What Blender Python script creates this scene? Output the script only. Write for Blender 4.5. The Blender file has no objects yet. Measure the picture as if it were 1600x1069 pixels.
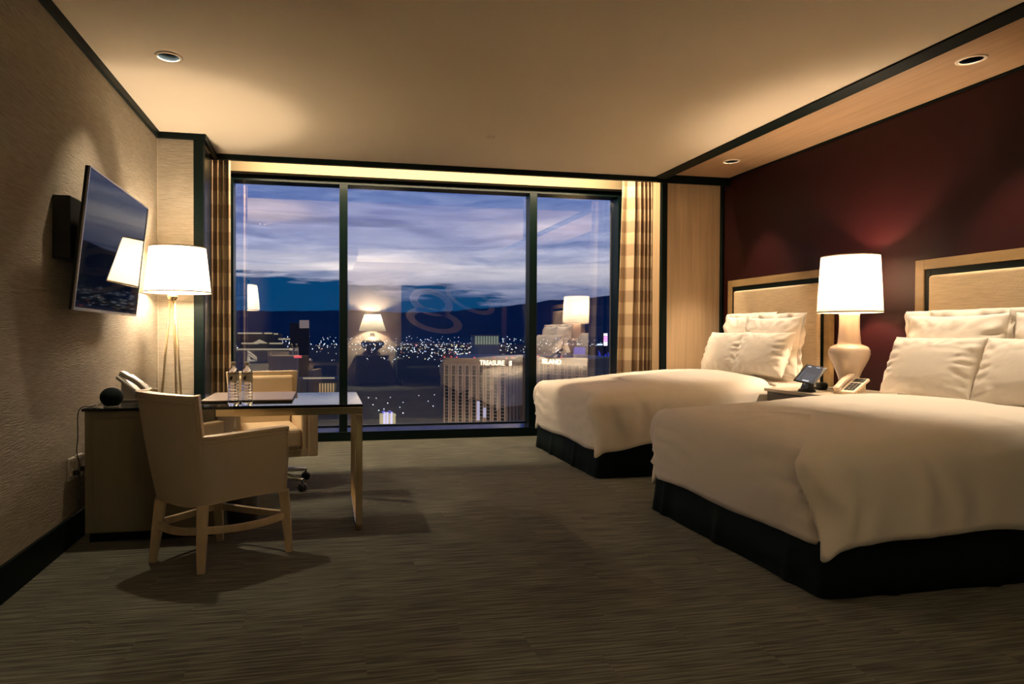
import bpy, bmesh, math, random
from mathutils import Vector, Matrix, noise
random.seed(7)
PI = math.pi
C = bpy.context.scene.collection
sc = bpy.context.scene

# ------------------------------------------------------------------ camera
F_PX, CXP, YAW, PITCH, ROLL = 1000.0, 699.2, 0.188578, -0.013142, 0.00317
cam_d = bpy.data.cameras.new('camera')
cam = bpy.data.objects.new('camera', cam_d); C.objects.link(cam)
cam_d.sensor_width = 36.0
cam_d.lens = F_PX / 1600 * 36
cam_d.shift_x = (800 - CXP) / 1600
cam_d.clip_start = 0.05; cam_d.clip_end = 40000
cy, sy, cp, sp, cr, sr = (math.cos(YAW), math.sin(YAW), math.cos(PITCH), math.sin(PITCH), math.cos(ROLL), math.sin(ROLL))
fw = Vector((sy*cp, cy*cp, sp)); rt = Vector((cy, -sy, 0)); up = rt.cross(fw)
r2 = cr*rt + sr*up; u2 = -sr*rt + cr*up
m = Matrix((r2, u2, -fw)).transposed().to_4x4(); m.translation = Vector((0, 0, 1.18))
cam.matrix_world = m
sc.camera = cam

# ------------------------------------------------------------------ colour management
sc.view_settings.view_transform = 'Standard'
sc.view_settings.look = 'None'
sc.view_settings.exposure = 0.1
sc.view_settings.gamma = 1.0
sc.view_settings.use_curve_mapping = False
sc.cycles.use_denoising = True
sc.cycles.max_bounces = 12
sc.cycles.diffuse_bounces = 6
sc.cycles.glossy_bounces = 6
sc.cycles.transparent_max_bounces = 16
sc.cycles.sample_clamp_indirect = 40.0
sc.cycles.use_light_tree = True
sc.cycles.caustics_reflective = False
sc.cycles.caustics_refractive = False

# light levels (watts)
P_FLOOR_LAMP, P_BED_LAMP, P_REAR_LAMP = 84.0, 64.0, 84.0
P_COVE, P_SPOT_DESK, P_SPOT_BED = 185.0, 95.0, 190.0
WARM = (1.0, 0.80, 0.57); WARM2 = (1.0, 0.78, 0.55)

# ------------------------------------------------------------------ world: dusk sky
w = bpy.data.worlds.new('dusk_sky'); sc.world = w; w.use_nodes = True
nt = w.node_tree; nt.nodes.clear()
def N(tree, t, **kw):
    n = tree.nodes.new(t)
    for k, v in kw.items():
        if k == 'inp':
            for i, x in v.items(): n.inputs[i].default_value = x
        else: setattr(n, k, v)
    return n
def ramp(tree, stops, interp='LINEAR'):
    n = tree.nodes.new('ShaderNodeValToRGB'); e = n.color_ramp.elements
    n.color_ramp.interpolation = interp
    while len(e) > 1: e.remove(e[-1])
    for i, (p, c) in enumerate(stops):
        x = e[0] if i == 0 else e.new(p)
        x.position = p; x.color = (*c, 1) if len(c) == 3 else c
    return n
def mth(tree, op, a, b=None, clamp=False):
    n = tree.nodes.new('ShaderNodeMath'); n.operation = op; n.use_clamp = clamp
    for i, x in enumerate((a, b)):
        if x is None: continue
        if isinstance(x, (int, float)): n.inputs[i].default_value = x
        else: tree.links.new(x, n.inputs[i])
    return n.outputs[0]
def sky():
    L = nt.links.new
    tc = N(nt, 'ShaderNodeTexCoord'); sx = N(nt, 'ShaderNodeSeparateXYZ'); L(tc.outputs['Generated'], sx.inputs[0])
    X, Y, Z = sx.outputs
    # clouds: horizontally stretched noise
    mp = N(nt, 'ShaderNodeMapping', inp={3: (3.0, 3.0, 26.0)}); L(tc.outputs['Generated'], mp.inputs[0])
    n1 = N(nt, 'ShaderNodeTexNoise', inp={'Scale': 1.3, 'Detail': 7.0, 'Roughness': 0.62, 'Distortion': 0.7}); L(mp.outputs[0], n1.inputs['Vector'])
    n2 = N(nt, 'ShaderNodeTexNoise', inp={'Scale': 3.1, 'Detail': 5.0, 'Roughness': 0.6, 'Distortion': 0.4}); L(mp.outputs[0], n2.inputs['Vector'])
    # clear sky by elevation
    base = ramp(nt, [(0.0, (.02, .07, .22)), (0.06, (.40, .43, .62)), (0.10, (1.0, .93, 1.02)), (0.14, (.62, .66, .95)), (0.20, (.26, .36, .76)),
                     (0.30, (.12, .24, .68)), (0.55, (.05, .12, .42)), (1.0, (.02, .05, .2))])
    L(Z, base.inputs[0])
    # thin dark streaks
    st = ramp(nt, [(0.40, (1, 1, 1)), (0.53, (.66, .72, .86)), (0.62, (.36, .47, .68)), (0.74, (.17, .28, .5))]); L(n1.outputs[0], st.inputs[0])
    mul = N(nt, 'ShaderNodeMix', data_type='RGBA', blend_type='MULTIPLY', inp={0: 0.9}); L(base.outputs[0], mul.inputs[6]); L(st.outputs[0], mul.inputs[7])
    # pale streaks
    pl = ramp(nt, [(0.48, (0, 0, 0)), (0.75, (.35, .32, .30))]); L(n2.outputs[0], pl.inputs[0])
    fade = ramp(nt, [(0.03, (0, 0, 0)), (0.10, (1, 1, 1)), (0.3, (.25, .25, .25)), (.6, (0, 0, 0))]); L(Z, fade.inputs[0])
    plm = N(nt, 'ShaderNodeMix', data_type='RGBA', blend_type='MULTIPLY', inp={0: 1.0}); L(pl.outputs[0], plm.inputs[6]); L(fade.outputs[0], plm.inputs[7])
    add = N(nt, 'ShaderNodeMix', data_type='RGBA', blend_type='ADD', inp={0: 1.0}); L(mul.outputs[2], add.inputs[6]); L(plm.outputs[2], add.inputs[7])
    # low dark cloud bank, its top lower towards +X (where the last light is)
    n3 = N(nt, 'ShaderNodeTexNoise', inp={'Scale': 2.2, 'Detail': 5.0, 'Roughness': 0.55}); L(mp.outputs[0], n3.inputs['Vector'])
    top = mth(nt, 'SUBTRACT', mth(nt, 'MULTIPLY_ADD', n3.outputs[0], 0.11), mth(nt, 'MULTIPLY', X, 0.055))
    top.node.inputs[0].links[0].from_node.inputs[2].default_value = 0.016
    k = mth(nt, 'MULTIPLY', mth(nt, 'SUBTRACT', top, Z), 90.0)
    k = mth(nt, 'ADD', k, 0.5, clamp=True)
    bank = N(nt, 'ShaderNodeMix', data_type='RGBA', inp={7: (.002, .085, .25, 1)}); L(k, bank.inputs[0]); L(add.outputs[2], bank.inputs[6])
    bg = N(nt, 'ShaderNodeBackground', inp={'Strength': 1.0}); L(bank.outputs[2], bg.inputs[0])
    out = N(nt, 'ShaderNodeOutputWorld'); L(bg.outputs[0], out.inputs[0])
sky()

# ------------------------------------------------------------------ materials
def lin(r, g, b):
    f = lambda c: (c/255/12.92) if c/255 <= .04045 else ((c/255+.055)/1.055)**2.4
    return (f(r), f(g), f(b))
def mat(name, col, rough=.6, metal=0.0, spec=.5, bump=None, vary=None, sheen=0, emit=None, estr=0, coat=0):
    """bump=(mapping scale, noise scale, strength, distance); vary=(mapping scale, noise scale, dark colour factor)"""
    M = bpy.data.materials.new(name); M.use_nodes = True
    t = M.node_tree; b = t.nodes['Principled BSDF']
    b.inputs['Base Color'].default_value = (*col, 1); b.inputs['Roughness'].default_value = rough
    b.inputs['Metallic'].default_value = metal; b.inputs['Specular IOR Level'].default_value = spec
    if sheen: b.inputs['Sheen Weight'].default_value = sheen
    if coat: b.inputs['Coat Weight'].default_value = coat; b.inputs['Coat Roughness'].default_value = .05
    if emit: b.inputs['Emission Color'].default_value = (*emit, 1); b.inputs['Emission Strength'].default_value = estr
    if bump or vary:
        tc = t.nodes.new('ShaderNodeTexCoord')
    if vary:
        mp = N(t, 'ShaderNodeMapping', inp={3: vary[0]}); t.links.new(tc.outputs['Object'], mp.inputs[0])
        n = N(t, 'ShaderNodeTexNoise', inp={'Scale': vary[1], 'Detail': 4.0, 'Roughness': .6}); t.links.new(mp.outputs[0], n.inputs['Vector'])
        d = vary[2]
        r = ramp(t, [(.32, tuple(c*d for c in col)), (.68, col)]); t.links.new(n.outputs[0], r.inputs[0]); t.links.new(r.outputs[0], b.inputs['Base Color'])
    if bump:
        mp = N(t, 'ShaderNodeMapping', inp={3: bump[0]}); t.links.new(tc.outputs['Object'], mp.inputs[0])
        n = N(t, 'ShaderNodeTexNoise', inp={'Scale': bump[1], 'Detail': 3.0}); t.links.new(mp.outputs[0], n.inputs['Vector'])
        bp = N(t, 'ShaderNodeBump', inp={'Strength': bump[2], 'Distance': bump[3]}); t.links.new(n.outputs[0], bp.inputs['Height']); t.links.new(bp.outputs[0], b.inputs['Normal'])
    return M
BLACK = (.0014, .0062, .0056)
M = {}
M['plaster'] = mat('ceiling_plaster', (.72, .62, .48), .85, bump=((1, 1, 1), 260, .08, .002))
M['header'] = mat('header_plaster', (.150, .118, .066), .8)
M['wallfabric'] = mat('woven_wallcovering', (.38, .325, .25), .85, spec=.25, bump=((9, 9, 150), 1.6, .8, .006), vary=((7, 7, 120), 1.5, .66))
M['seam'] = mat('wallcovering_seam', (.46, .36, .26), .8)
M['black'] = mat('black_lacquer', BLACK, .5, spec=.12)
M['blackgloss'] = mat('black_gloss_panel', (.005, .012, .011), .22, spec=.3)
M['frame'] = mat('dark_window_frame', (.0015, .0055, .005), .3, spec=.12)
M['sillmetal'] = mat('anodised_sill', (.42, .46, .52), .18, metal=1.0)
M['red'] = mat('oxblood_lacquered_wall', (.021, .0028, .0030), .42, spec=.2, bump=((1, 1, 1), 160, .05, .002))
def wood(name, col, sc3, dark=.78, rough=.45):
    return mat(name, col, rough, vary=(sc3, 1.0, dark), bump=(sc3, 1.5, .12, .002))
M['oak_v'] = wood('rift_oak_vertical', (.60, .43, .265), (26, 26, 1.0))
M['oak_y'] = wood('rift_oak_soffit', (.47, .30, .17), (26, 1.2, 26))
M['oakframe'] = wood('golden_wood_frame', (.32, .205, .085), (14, 2, 14), .7, .4)
M['chairwood'] = wood('pale_chair_wood', (.56, .44, .28), (20, 20, 4), .8, .38)
M['deskwood'] = wood('desk_veneer', (.22, .195, .13), (16, 16, 2), .85, .5)
M['brass'] = mat('satin_brass', (.74, .60, .38), .16, metal=1.0)
M['brassd'] = mat('aged_brass', (.46, .36, .2), .3, metal=1.0)
M['chrome'] = mat('polished_chrome', (.75, .74, .70), .12, metal=1.0)
M['blackglass'] = mat('black_glass_desk_top', (.004, .008, .009), .04, spec=.4)
M['leather'] = mat('beige_leather', (.47, .40, .295), .48, bump=((1, 1, 1), 220, .12, .001))
M['cream'] = mat('cream_leather', (.56, .43, .27), .38, bump=((1, 1, 1), 180, .1, .001))
M['padleather'] = mat('taupe_leather_blotter', (.20, .145, .115), .4, bump=((1, 1, 1), 200, .1, .001))
M['white_pl'] = mat('white_plastic', (.72, .70, .64), .35)
M['cream_pl'] = mat('ivory_plastic', (.66, .54, .40), .35)
M['black_pl'] = mat('black_plastic', (.008, .012, .012), .4)
M['rubber'] = mat('black_fabric_mesh', (.006, .012, .013), .8, spec=.15)
M['can'] = mat('black_baffle', (.004, .008, .012), .8, spec=.05)
M['silver'] = mat('brushed_silver', (.55, .55, .55), .3, metal=1.0)
M['screen'] = mat('dark_glass_screen', (.004, .007, .010), .03, spec=.42)
M['linen'] = mat('white_cotton', (.89, .83, .74), .75, spec=.25, sheen=.15, bump=((1, 1, 1), 9, .1, .02))
M['pillow'] = mat('white_pillow_cotton', (.86, .80, .71), .75, spec=.25, sheen=.15, bump=((1, 1, 1), 14, .12, .015))
M['skirt'] = mat('black_bed_skirt', (.004, .010, .010), .9, spec=.15)
M['grass'] = mat('woven_grasscloth', (.62, .47, .29), .7, bump=((130, 130, 130), 1.0, .5, .004), vary=((6, 6, 120), 1.2, .72))
M['ceramic'] = mat('cream_glazed_ceramic', (.62, .50, .39), .14, coat=.5)
M['darkceramic'] = mat('bronze_glazed_ceramic', (.30, .24, .16), .25, coat=.5)
M['nightwood'] = wood('dark_walnut', (.05, .035, .022), (14, 2, 14), .7, .35)
M['stone'] = mat('cream_stone_top', (.55, .47, .36), .35)
M['darkcab'] = mat('charcoal_lacquer', (.03, .03, .03), .4)
M['rearwall'] = mat('beige_rear_wall', (.42, .32, .23), .85)
M['art'] = mat('deep_blue_canvas', (.012, .02, .03), .6)
M['artring'] = mat('pale_paint', (.5, .42, .37), .6)
M['sofa'] = mat('charcoal_upholstery', (.01, .013, .014), .8)
M['ringwhite'] = mat('white_trim_ring', (.72, .60, .46), .5)
M['bottlecap'] = mat('white_bottle_cap', (.6, .55, .48), .4)
M['label'] = mat('pale_bottle_label', (.62, .56, .48), .6)
M['mark'] = mat('dark_print', (.02, .02, .03), .6)
M['piping'] = mat('leather_piping', (.50, .39, .27), .45)

def carpet():
    Mt = bpy.data.materials.new('ribbed_carpet'); Mt.use_nodes = True; t = Mt.node_tree; L = t.links.new
    b = t.nodes['Principled BSDF']; b.inputs['Roughness'].default_value = .95; b.inputs['Specular IOR Level'].default_value = .1
    b.inputs['Sheen Weight'].default_value = .3; b.inputs['Sheen Roughness'].default_value = .4; b.inputs['Sheen Tint'].default_value = (.8, .72, .6, 1)
    tc = t.nodes.new('ShaderNodeTexCoord'); s = t.nodes.new('ShaderNodeSeparateXYZ'); L(tc.outputs['Object'], s.inputs[0])
    row = mth(t, 'FLOOR', mth(t, 'MULTIPLY', s.outputs[1], 1/.22))
    shift = mth(t, 'MULTIPLY', row, .377)
    cx = mth(t, 'FLOOR', mth(t, 'ADD', mth(t, 'MULTIPLY', s.outputs[0], 1/.62), shift))
    cv = t.nodes.new('ShaderNodeCombineXYZ'); L(cx, cv.inputs[0]); L(row, cv.inputs[1])
    wn = N(t, 'ShaderNodeTexWhiteNoise', noise_dimensions='2D'); L(cv.outputs[0], wn.inputs[0])
    v = t.nodes.new('ShaderNodeCombineXYZ')
    L(mth(t, 'MULTIPLY', s.outputs[0], 3.4), v.inputs[0])
    L(mth(t, 'ADD', mth(t, 'MULTIPLY', s.outputs[1], 85.0), mth(t, 'MULTIPLY', wn.outputs[0], 37.0)), v.inputs[1])
    n = N(t, 'ShaderNodeTexNoise', inp={'Scale': 1.0, 'Detail': 2.0, 'Roughness': .55}); L(v.outputs[0], n.inputs['Vector'])
    r = ramp(t, [(.38, (.044, .051, .043)), (.50, (.098, .103, .082)), (.62, (.172, .174, .136))]); L(n.outputs[0], r.inputs[0])
    tone = mth(t, 'MULTIPLY_ADD', wn.outputs[0], .22); tone.node.inputs[2].default_value = .89
    mx = N(t, 'ShaderNodeMix', data_type='RGBA', blend_type='MULTIPLY', inp={0: 1.0}); L(r.outputs[0], mx.inputs[6]); L(tone, mx.inputs[7])
    L(mx.outputs[2], b.inputs['Base Color'])
    fn = N(t, 'ShaderNodeTexNoise', inp={'Scale': 420.0, 'Detail': 1.0}); L(tc.outputs['Object'], fn.inputs['Vector'])
    hh = mth(t, 'ADD', n.outputs[0], mth(t, 'MULTIPLY', fn.outputs[0], .5))
    bp = N(t, 'ShaderNodeBump', inp={'Strength': .5, 'Distance': .006}); L(hh, bp.inputs['Height']); L(bp.outputs[0], b.inputs['Normal'])
    return Mt
M['carpet'] = carpet()

def curtain_mat(name, off):
    Mt = bpy.data.materials.new(name); Mt.use_nodes = True; t = Mt.node_tree; L = t.links.new
    b = t.nodes['Principled BSDF']; b.inputs['Roughness'].default_value = .7; b.inputs['Specular IOR Level'].default_value = .3
    tc = t.nodes.new('ShaderNodeTexCoord'); s = t.nodes.new('ShaderNodeSeparateXYZ'); L(tc.outputs['Object'], s.inputs[0])
    f = mth(t, 'FRACT', mth(t, 'MULTIPLY', mth(t, 'ADD', s.outputs[2], off), 1/.264))
    k = mth(t, 'GREATER_THAN', f, .5)
    mx = N(t, 'ShaderNodeMix', data_type='RGBA', inp={6: (.52, .405, .265, 1), 7: (.36, .262, .172, 1)}); L(k, mx.inputs[0])
    L(mx.outputs[2], b.inputs['Base Color'])
    fn = N(t, 'ShaderNodeTexNoise', inp={'Scale': 300.0}); L(tc.outputs['Object'], fn.inputs['Vector'])
    bp = N(t, 'ShaderNodeBump', inp={'Strength': .15, 'Distance': .002}); L(fn.outputs[0], bp.inputs['Height']); L(bp.outputs[0], b.inputs['Normal'])
    return Mt

def shade_mat(name, col, tr):
    Mt = bpy.data.materials.new(name); Mt.use_nodes = True; t = Mt.node_tree; L = t.links.new; t.nodes.clear()
    tc = t.nodes.new('ShaderNodeTexCoord')
    wv = N(t, 'ShaderNodeTexNoise', inp={'Scale': 160.0, 'Detail': 2.0}); L(tc.outputs['Object'], wv.inputs['Vector'])
    r = ramp(t, [(.3, tuple(c*.9 for c in tr)), (.7, tr)]); L(wv.outputs[0], r.inputs[0])
    d = N(t, 'ShaderNodeBsdfDiffuse', inp={0: (*col, 1)}); tl = t.nodes.new('ShaderNodeBsdfTranslucent'); L(r.outputs[0], tl.inputs[0])
    a = t.nodes.new('ShaderNodeAddShader'); L(d.outputs[0], a.inputs[0]); L(tl.outputs[0], a.inputs[1])
    o = t.nodes.new('ShaderNodeOutputMaterial'); L(a.outputs[0], o.inputs[0])
    return Mt
M['shade1'] = shade_mat('lit_linen_shade', (.45, .40, .32), (.40, .37, .315))
M['shade2'] = shade_mat('lit_cream_shade', (.45, .38, .30), (.17, .15, .123))
M['shade3'] = shade_mat('lit_rear_shade', (.45, .38, .28), (.10, .09, .07))
M['shadetrim'] = mat('shade_edge_tape', (.35, .28, .20), .8)

def glass_mat():
    Mt = bpy.data.materials.new('coated_window_glass'); Mt.use_nodes = True; t = Mt.node_tree; L = t.links.new; t.nodes.clear()
    tr = N(t, 'ShaderNodeBsdfTransparent', inp={0: (.97, .985, 1.0, 1)}); g = N(t, 'ShaderNodeBsdfGlossy', inp={0: (.95, .97, 1.0, 1), 1: 0.0})
    mx = N(t, 'ShaderNodeMixShader', inp={0: .28}); L(tr.outputs[0], mx.inputs[1]); L(g.outputs[0], mx.inputs[2])
    o = t.nodes.new('ShaderNodeOutputMaterial'); L(mx.outputs[0], o.inputs[0]); return Mt
M['glass'] = glass_mat()
def clear_mat(name, col, ior):
    Mt = bpy.data.materials.new(name); Mt.use_nodes = True; b = Mt.node_tree.nodes['Principled BSDF']
    b.inputs['Base Color'].default_value = (*col, 1); b.inputs['Transmission Weight'].default_value = 1; b.inputs['IOR'].default_value = ior; b.inputs['Roughness'].default_value = .02
    return Mt
M['pet'] = clear_mat('clear_bottle_plastic', (.97, .98, 1.0), 1.34)
def emis(name, col, s):
    Mt = bpy.data.materials.new(name); Mt.cycles.emission_sampling = 'NONE'; Mt.use_nodes = True; t = Mt.node_tree; t.nodes.clear()
    e = N(t, 'ShaderNodeEmission', inp={0: (*col, 1), 1: s}); o = t.nodes.new('ShaderNodeOutputMaterial'); t.links.new(e.outputs[0], o.inputs[0]); return Mt

# ------------------------------------------------------------------ mesh helpers
class MB:
    def __init__(s): s.v = []; s.f = []
    def add(s, vs, fs):
        o = len(s.v); s.v += [tuple(v) for v in vs]; s.f += [tuple(i+o for i in f) for f in fs]; return s
    def box(s, x0, x1, y0, y1, z0, z1, mx=None):
        vs = [Vector(p) for p in ((x0,y0,z0),(x1,y0,z0),(x1,y1,z0),(x0,y1,z0),(x0,y0,z1),(x1,y0,z1),(x1,y1,z1),(x0,y1,z1))]
        if mx: vs = [mx @ v for v in vs]
        return s.add(vs, [(0,3,2,1),(4,5,6,7),(0,1,5,4),(1,2,6,5),(2,3,7,6),(3,0,4,7)])
    def rbox(s, x0, x1, y0, y1, z0, z1, r=.01, seg=3, mx=None):
        bm = bmesh.new(); bmesh.ops.create_cube(bm, size=1)
        for v in bm.verts: v.co = Vector(((x0+x1)/2 + v.co.x*(x1-x0), (y0+y1)/2 + v.co.y*(y1-y0), (z0+z1)/2 + v.co.z*(z1-z0)))
        bmesh.ops.bevel(bm, geom=list(bm.edges), offset=r, segments=seg, profile=.5, affect='EDGES')
        bm.verts.index_update()
        s.add([mx @ v.co if mx else v.co.copy() for v in bm.verts], [[v.index for v in f.verts] for f in bm.faces]); bm.free(); return s
    def prism(s, poly, z0, z1):
        n = len(poly)
        return s.add([(x, y, z0) for x, y in poly] + [(x, y, z1) for x, y in poly],
                     [tuple(range(n-1, -1, -1)), tuple(range(n, 2*n))] + [(i, (i+1) % n, n+(i+1) % n, n+i) for i in range(n)])
    def lathe(s, prof, n=48, cx=0, cyy=0, cap=True, mx=None):
        vs = []; fs = []
        for r, z in prof:
            for k in range(n):
                a = 2*PI*k/n; p = Vector((cx+r*math.cos(a), cyy+r*math.sin(a), z)); vs.append(mx @ p if mx else p)
        for i in range(len(prof)-1):
            for k in range(n): fs.append((i*n+k, i*n+(k+1) % n, (i+1)*n+(k+1) % n, (i+1)*n+k))
        if cap:
            if prof[0][0] > 1e-6: fs.append(tuple(range(n-1, -1, -1)))
            if prof[-1][0] > 1e-6: fs.append(tuple((len(prof)-1)*n+k for k in range(n)))
        return s.add(vs, fs)
    def tube(s, pts, r, n=10, flat=None):
        """tube along points; r number or list; flat=(half width, half height) makes a rectangular bar"""
        pts = [Vector(p) for p in pts]; vs = []; fs = []
        m_ = 4 if flat else n
        for i, p in enumerate(pts):
            d = (pts[min(i+1, len(pts)-1)] - pts[max(i-1, 0)]).normalized()
            ref = Vector((0, 0, 1)) if abs(d.z) < .9 else Vector((1, 0, 0))
            a = d.cross(ref).normalized(); b = a.cross(d).normalized()
            if flat:
                fl = flat[i] if isinstance(flat, list) else flat
                for sa, sb in ((-1,-1),(1,-1),(1,1),(-1,1)): vs.append(p + a*sa*fl[0] + b*sb*fl[1])
            else:
                rr = r[i] if isinstance(r, (list, tuple)) else r
                for k in range(n): t = 2*PI*k/n; vs.append(p + a*math.cos(t)*rr + b*math.sin(t)*rr)
        for i in range(len(pts)-1):
            for k in range(m_): fs.append((i*m_+k, i*m_+(k+1) % m_, (i+1)*m_+(k+1) % m_, (i+1)*m_+k))
        fs.append(tuple(range(m_-1, -1, -1))); fs.append(tuple((len(pts)-1)*m_+k for k in range(m_)))
        return s.add(vs, fs)
    def grid(s, fn, nu, nv, closed_u=False):
        vs = [fn(i/(nu if closed_u else nu-1), j/(nv-1)) for j in range(nv) for i in range(nu)]
        fs = []
        for j in range(nv-1):
            for i in range(nu if closed_u else nu-1):
                a = j*nu+i; b = j*nu+(i+1) % nu; fs.append((a, b, b+nu, a+nu))
        return s.add(vs, fs)
    def build(s, name, material, parent=None, smooth=False, kind=None, label=None, bevel=0, loc=None):
        me = bpy.data.meshes.new(name); me.from_pydata(s.v, [], s.f); me.update()
        bm = bmesh.new(); bm.from_mesh(me); bmesh.ops.recalc_face_normals(bm, faces=bm.faces); bm.to_mesh(me); bm.free()
        if smooth: me.polygons.foreach_set('use_smooth', [True]*len(me.polygons))
        me.materials.append(material)
        o = bpy.data.objects.new(name, me); C.objects.link(o)
        if parent:
            o.parent = parent
            o.matrix_parent_inverse = parent.matrix_world.inverted() if False else Matrix.Translation(-parent.location) if not any(parent.rotation_euler) else Matrix.Identity(4)
        if kind: o['kind'] = kind
        if label: o['label'] = label
        if bevel:
            b = o.modifiers.new('bevel', 'BEVEL'); b.width = bevel; b.segments = 2; b.limit_method = 'ANGLE'
        return o
def tag(o, label, cat, group=None, kind=None):
    o['label'] = label; o['category'] = cat
    if group: o['group'] = group
    if kind: o['kind'] = kind
    return o
def thing(name, loc, label, cat, group=None):
    o = bpy.data.objects.new(name, None); C.objects.link(o); o.location = loc; o.empty_display_size = .1
    return tag(o, label, cat, group)
def child(o, parent):       # parent a mesh built in world coordinates under a mesh part (both unrotated)
    o.parent = parent
    p = parent; off = Vector((0, 0, 0))
    while p: off += p.location if p.parent is None else Vector((0, 0, 0)); p = p.parent
    o.matrix_parent_inverse = Matrix.Identity(4)
    return o
S = 'structure'
def struct(name, mb, m_, parent=None, **k): return mb.build(name, m_, parent, kind=S, **k)
def smooth01(x): x = max(0., min(1., x)); return x*x*(3-2*x)
def fbm(x, y, z=0, o=3):
    v = 0; a = 1; s_ = 1
    for _ in range(o): v += a*noise.noise(Vector((x*s_, y*s_, z*s_))); a *= .5; s_ *= 2
    return v

# ------------------------------------------------------------------ room shell
XL, XR, YW, ZC = -1.392, 4.38, 7.075, 2.865
struct('floor', MB().box(XL-.1, XR+.1, -4.2, 7.3, -.12, 0), M['carpet'])
def slab(x0, x1, y0, y1, z0, z1, holes, rad=.064):
    bm = bmesh.new(); outer = [bm.verts.new((x, y, z0)) for x, y in ((x0, y0), (x1, y0), (x1, y1), (x0, y1))]
    ed = [bm.edges.new((outer[i], outer[(i+1) % 4])) for i in range(4)]
    for hx, hy in holes:
        c = [bm.verts.new((hx+rad*math.cos(2*PI*k/32), hy+rad*math.sin(2*PI*k/32), z0)) for k in range(32)]
        ed += [bm.edges.new((c[k], c[(k+1) % 32])) for k in range(32)]
    bmesh.ops.triangle_fill(bm, edges=ed, use_beauty=True)
    bm.verts.index_update(); mb = MB().add([v.co.copy() for v in bm.verts], [[v.index for v in f.verts] for f in bm.faces]); bm.free()
    mb.add([(x, y, z) for z in (z0, z1) for x, y in ((x0, y0), (x1, y0), (x1, y1), (x0, y1))], [(4, 5, 6, 7), (0, 1, 5, 4), (1, 2, 6, 5), (2, 3, 7, 6), (3, 0, 4, 7)])
    return mb
DL1, DL2, DL3 = (-.94, 4.18), (3.966, 3.34), (3.966, 5.746)
struct('ceiling', slab(XL-.1, 3.56, 1.9, 6.36, ZC, 3.15, [DL1]), M['plaster'])
struct('ceiling', MB().box(XL-.1, .62, -4.2, 1.9, 2.67, 3.15).box(.62, XR+.1, -4.2, 1.9, ZC, 3.15), M['plaster'])   # entry side, lower over the hall
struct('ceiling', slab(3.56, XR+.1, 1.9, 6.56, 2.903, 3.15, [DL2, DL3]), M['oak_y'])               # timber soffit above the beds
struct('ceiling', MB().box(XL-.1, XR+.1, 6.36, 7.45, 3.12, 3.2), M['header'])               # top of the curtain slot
wl = struct('wall_left', MB().box(XL-.1, XL, -4.2, 7.4, 0, 3.15), M['wallfabric'])
struct('wall_right', MB().box(XR, XR+.1, -.9, 6.75, 0, 3.15), M['red'])
col = struct('wall_column', MB().box(XL, -1.10, 5.761, 6.15, 0, 2.815), M['wallfabric'])
struct('trim_1', MB().box(-1.10, -1.021, 5.755, 5.83, 0, 2.815), M['black'])
struct('trim_2', MB().box(-1.10, -1.024, 5.83, 6.15, 0, 2.78), M['blackgloss'])
struct('trim_3', MB().box(-1.3885, -1.3835, 5.7595, 5.7612, 0, 2.815), M['seam'])
# panel at the end of the bed alcove, facing the camera
struct('wall_alcove', MB().box(3.712, XR, 6.516, 6.72, 0, 2.878), M['oak_v'])
struct('trim_4', MB().box(3.65, 3.712, 6.508, 6.56, 0, 2.903), M['black'])
struct('trim_5', MB().box(3.652, 3.712, 6.56, 6.72, 0, 2.903), M['oak_v'])
struct('trim_6', MB().box(3.712, XR, 6.508, 6.55, 2.878, 2.903), M['black'])
struct('trim_7', MB().box(4.355, XR, 6.46, 6.508, 0, 2.903), M['black'])
struct('trim_8', MB().box(4.366, XR, 1.9, 6.46, 2.886, 2.903), M['black'])
# black ceiling trims and one added mask in the curtain slot
struct('trim_9', MB().box(XL, XL+.028, 1.9, 5.761, 2.815, ZC), M['black'])
struct('trim_10', MB().box(XL, -1.0, 5.735, 5.765, 2.815, ZC), M['black'])
struct('trim_11', MB().box(-1.03, -1.0, 5.765, 6.36, 2.815, ZC), M['black'])
struct('trim_12', MB().box(-1.03, 3.50, 6.33, 6.362, 2.815, ZC), M['black'])
struct('cove_mask', MB().box(XL, XR, 6.362, 6.378, 2.815, 3.12), M['black'])  # added unseen black sheet, keeps the lit slab edge out of the glass reflection
struct('trim_13', MB().box(3.462, 3.607, 1.9, 6.50, 2.853, 2.90), M['black'])
struct('baseboard_left', MB().box(XL, XL+.018, -4.2, 5.76, 0, .162), M['black'], bevel=.003)
struct('baseboard_column', MB().box(XL, -1.10, 5.745, 5.761, 0, .162), M['black'])
struct('baseboard_right', MB().box(XR-.018, XR, -.8, 6.5, 0, .12), M['black'])
# window wall
struct('wall_window', MB().box(XL, -1.0, 7.07, 7.4, 0, 3.15).box(3.45, XR, 7.07, 7.4, 0, 3.15), M['wallfabric'])
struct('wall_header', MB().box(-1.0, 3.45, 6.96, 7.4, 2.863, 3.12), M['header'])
win = struct('window_1', MB().box(-1.0, 3.45, YW, 7.27, 2.80, 2.863).box(-1.0, -.955, YW, 7.27, .104, 2.8).box(3.405, 3.45, YW, 7.27, .104, 2.8)
             .box(-1.0, 3.45, YW-.01, 7.27, 0, .100), M['frame'])
struct('sill', MB().add([(-.955, YW-.006, .101), (3.405, YW-.006, .101), (3.405, 7.195, .142), (-.955, 7.195, .142), (-.955, YW-.006, .09), (3.405, YW-.006, .09), (3.405, 7.195, .09), (-.955, 7.195, .09)],
             [(0, 1, 2, 3), (4, 7, 6, 5), (0, 4, 5, 1), (1, 5, 6, 2), (2, 6, 7, 3), (3, 7, 4, 0)]), M['sillmetal'], win)
struct('bottom_rail', MB().box(-.955, 3.405, 7.19, 7.23, .14, .155), M['frame'], win)
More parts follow.
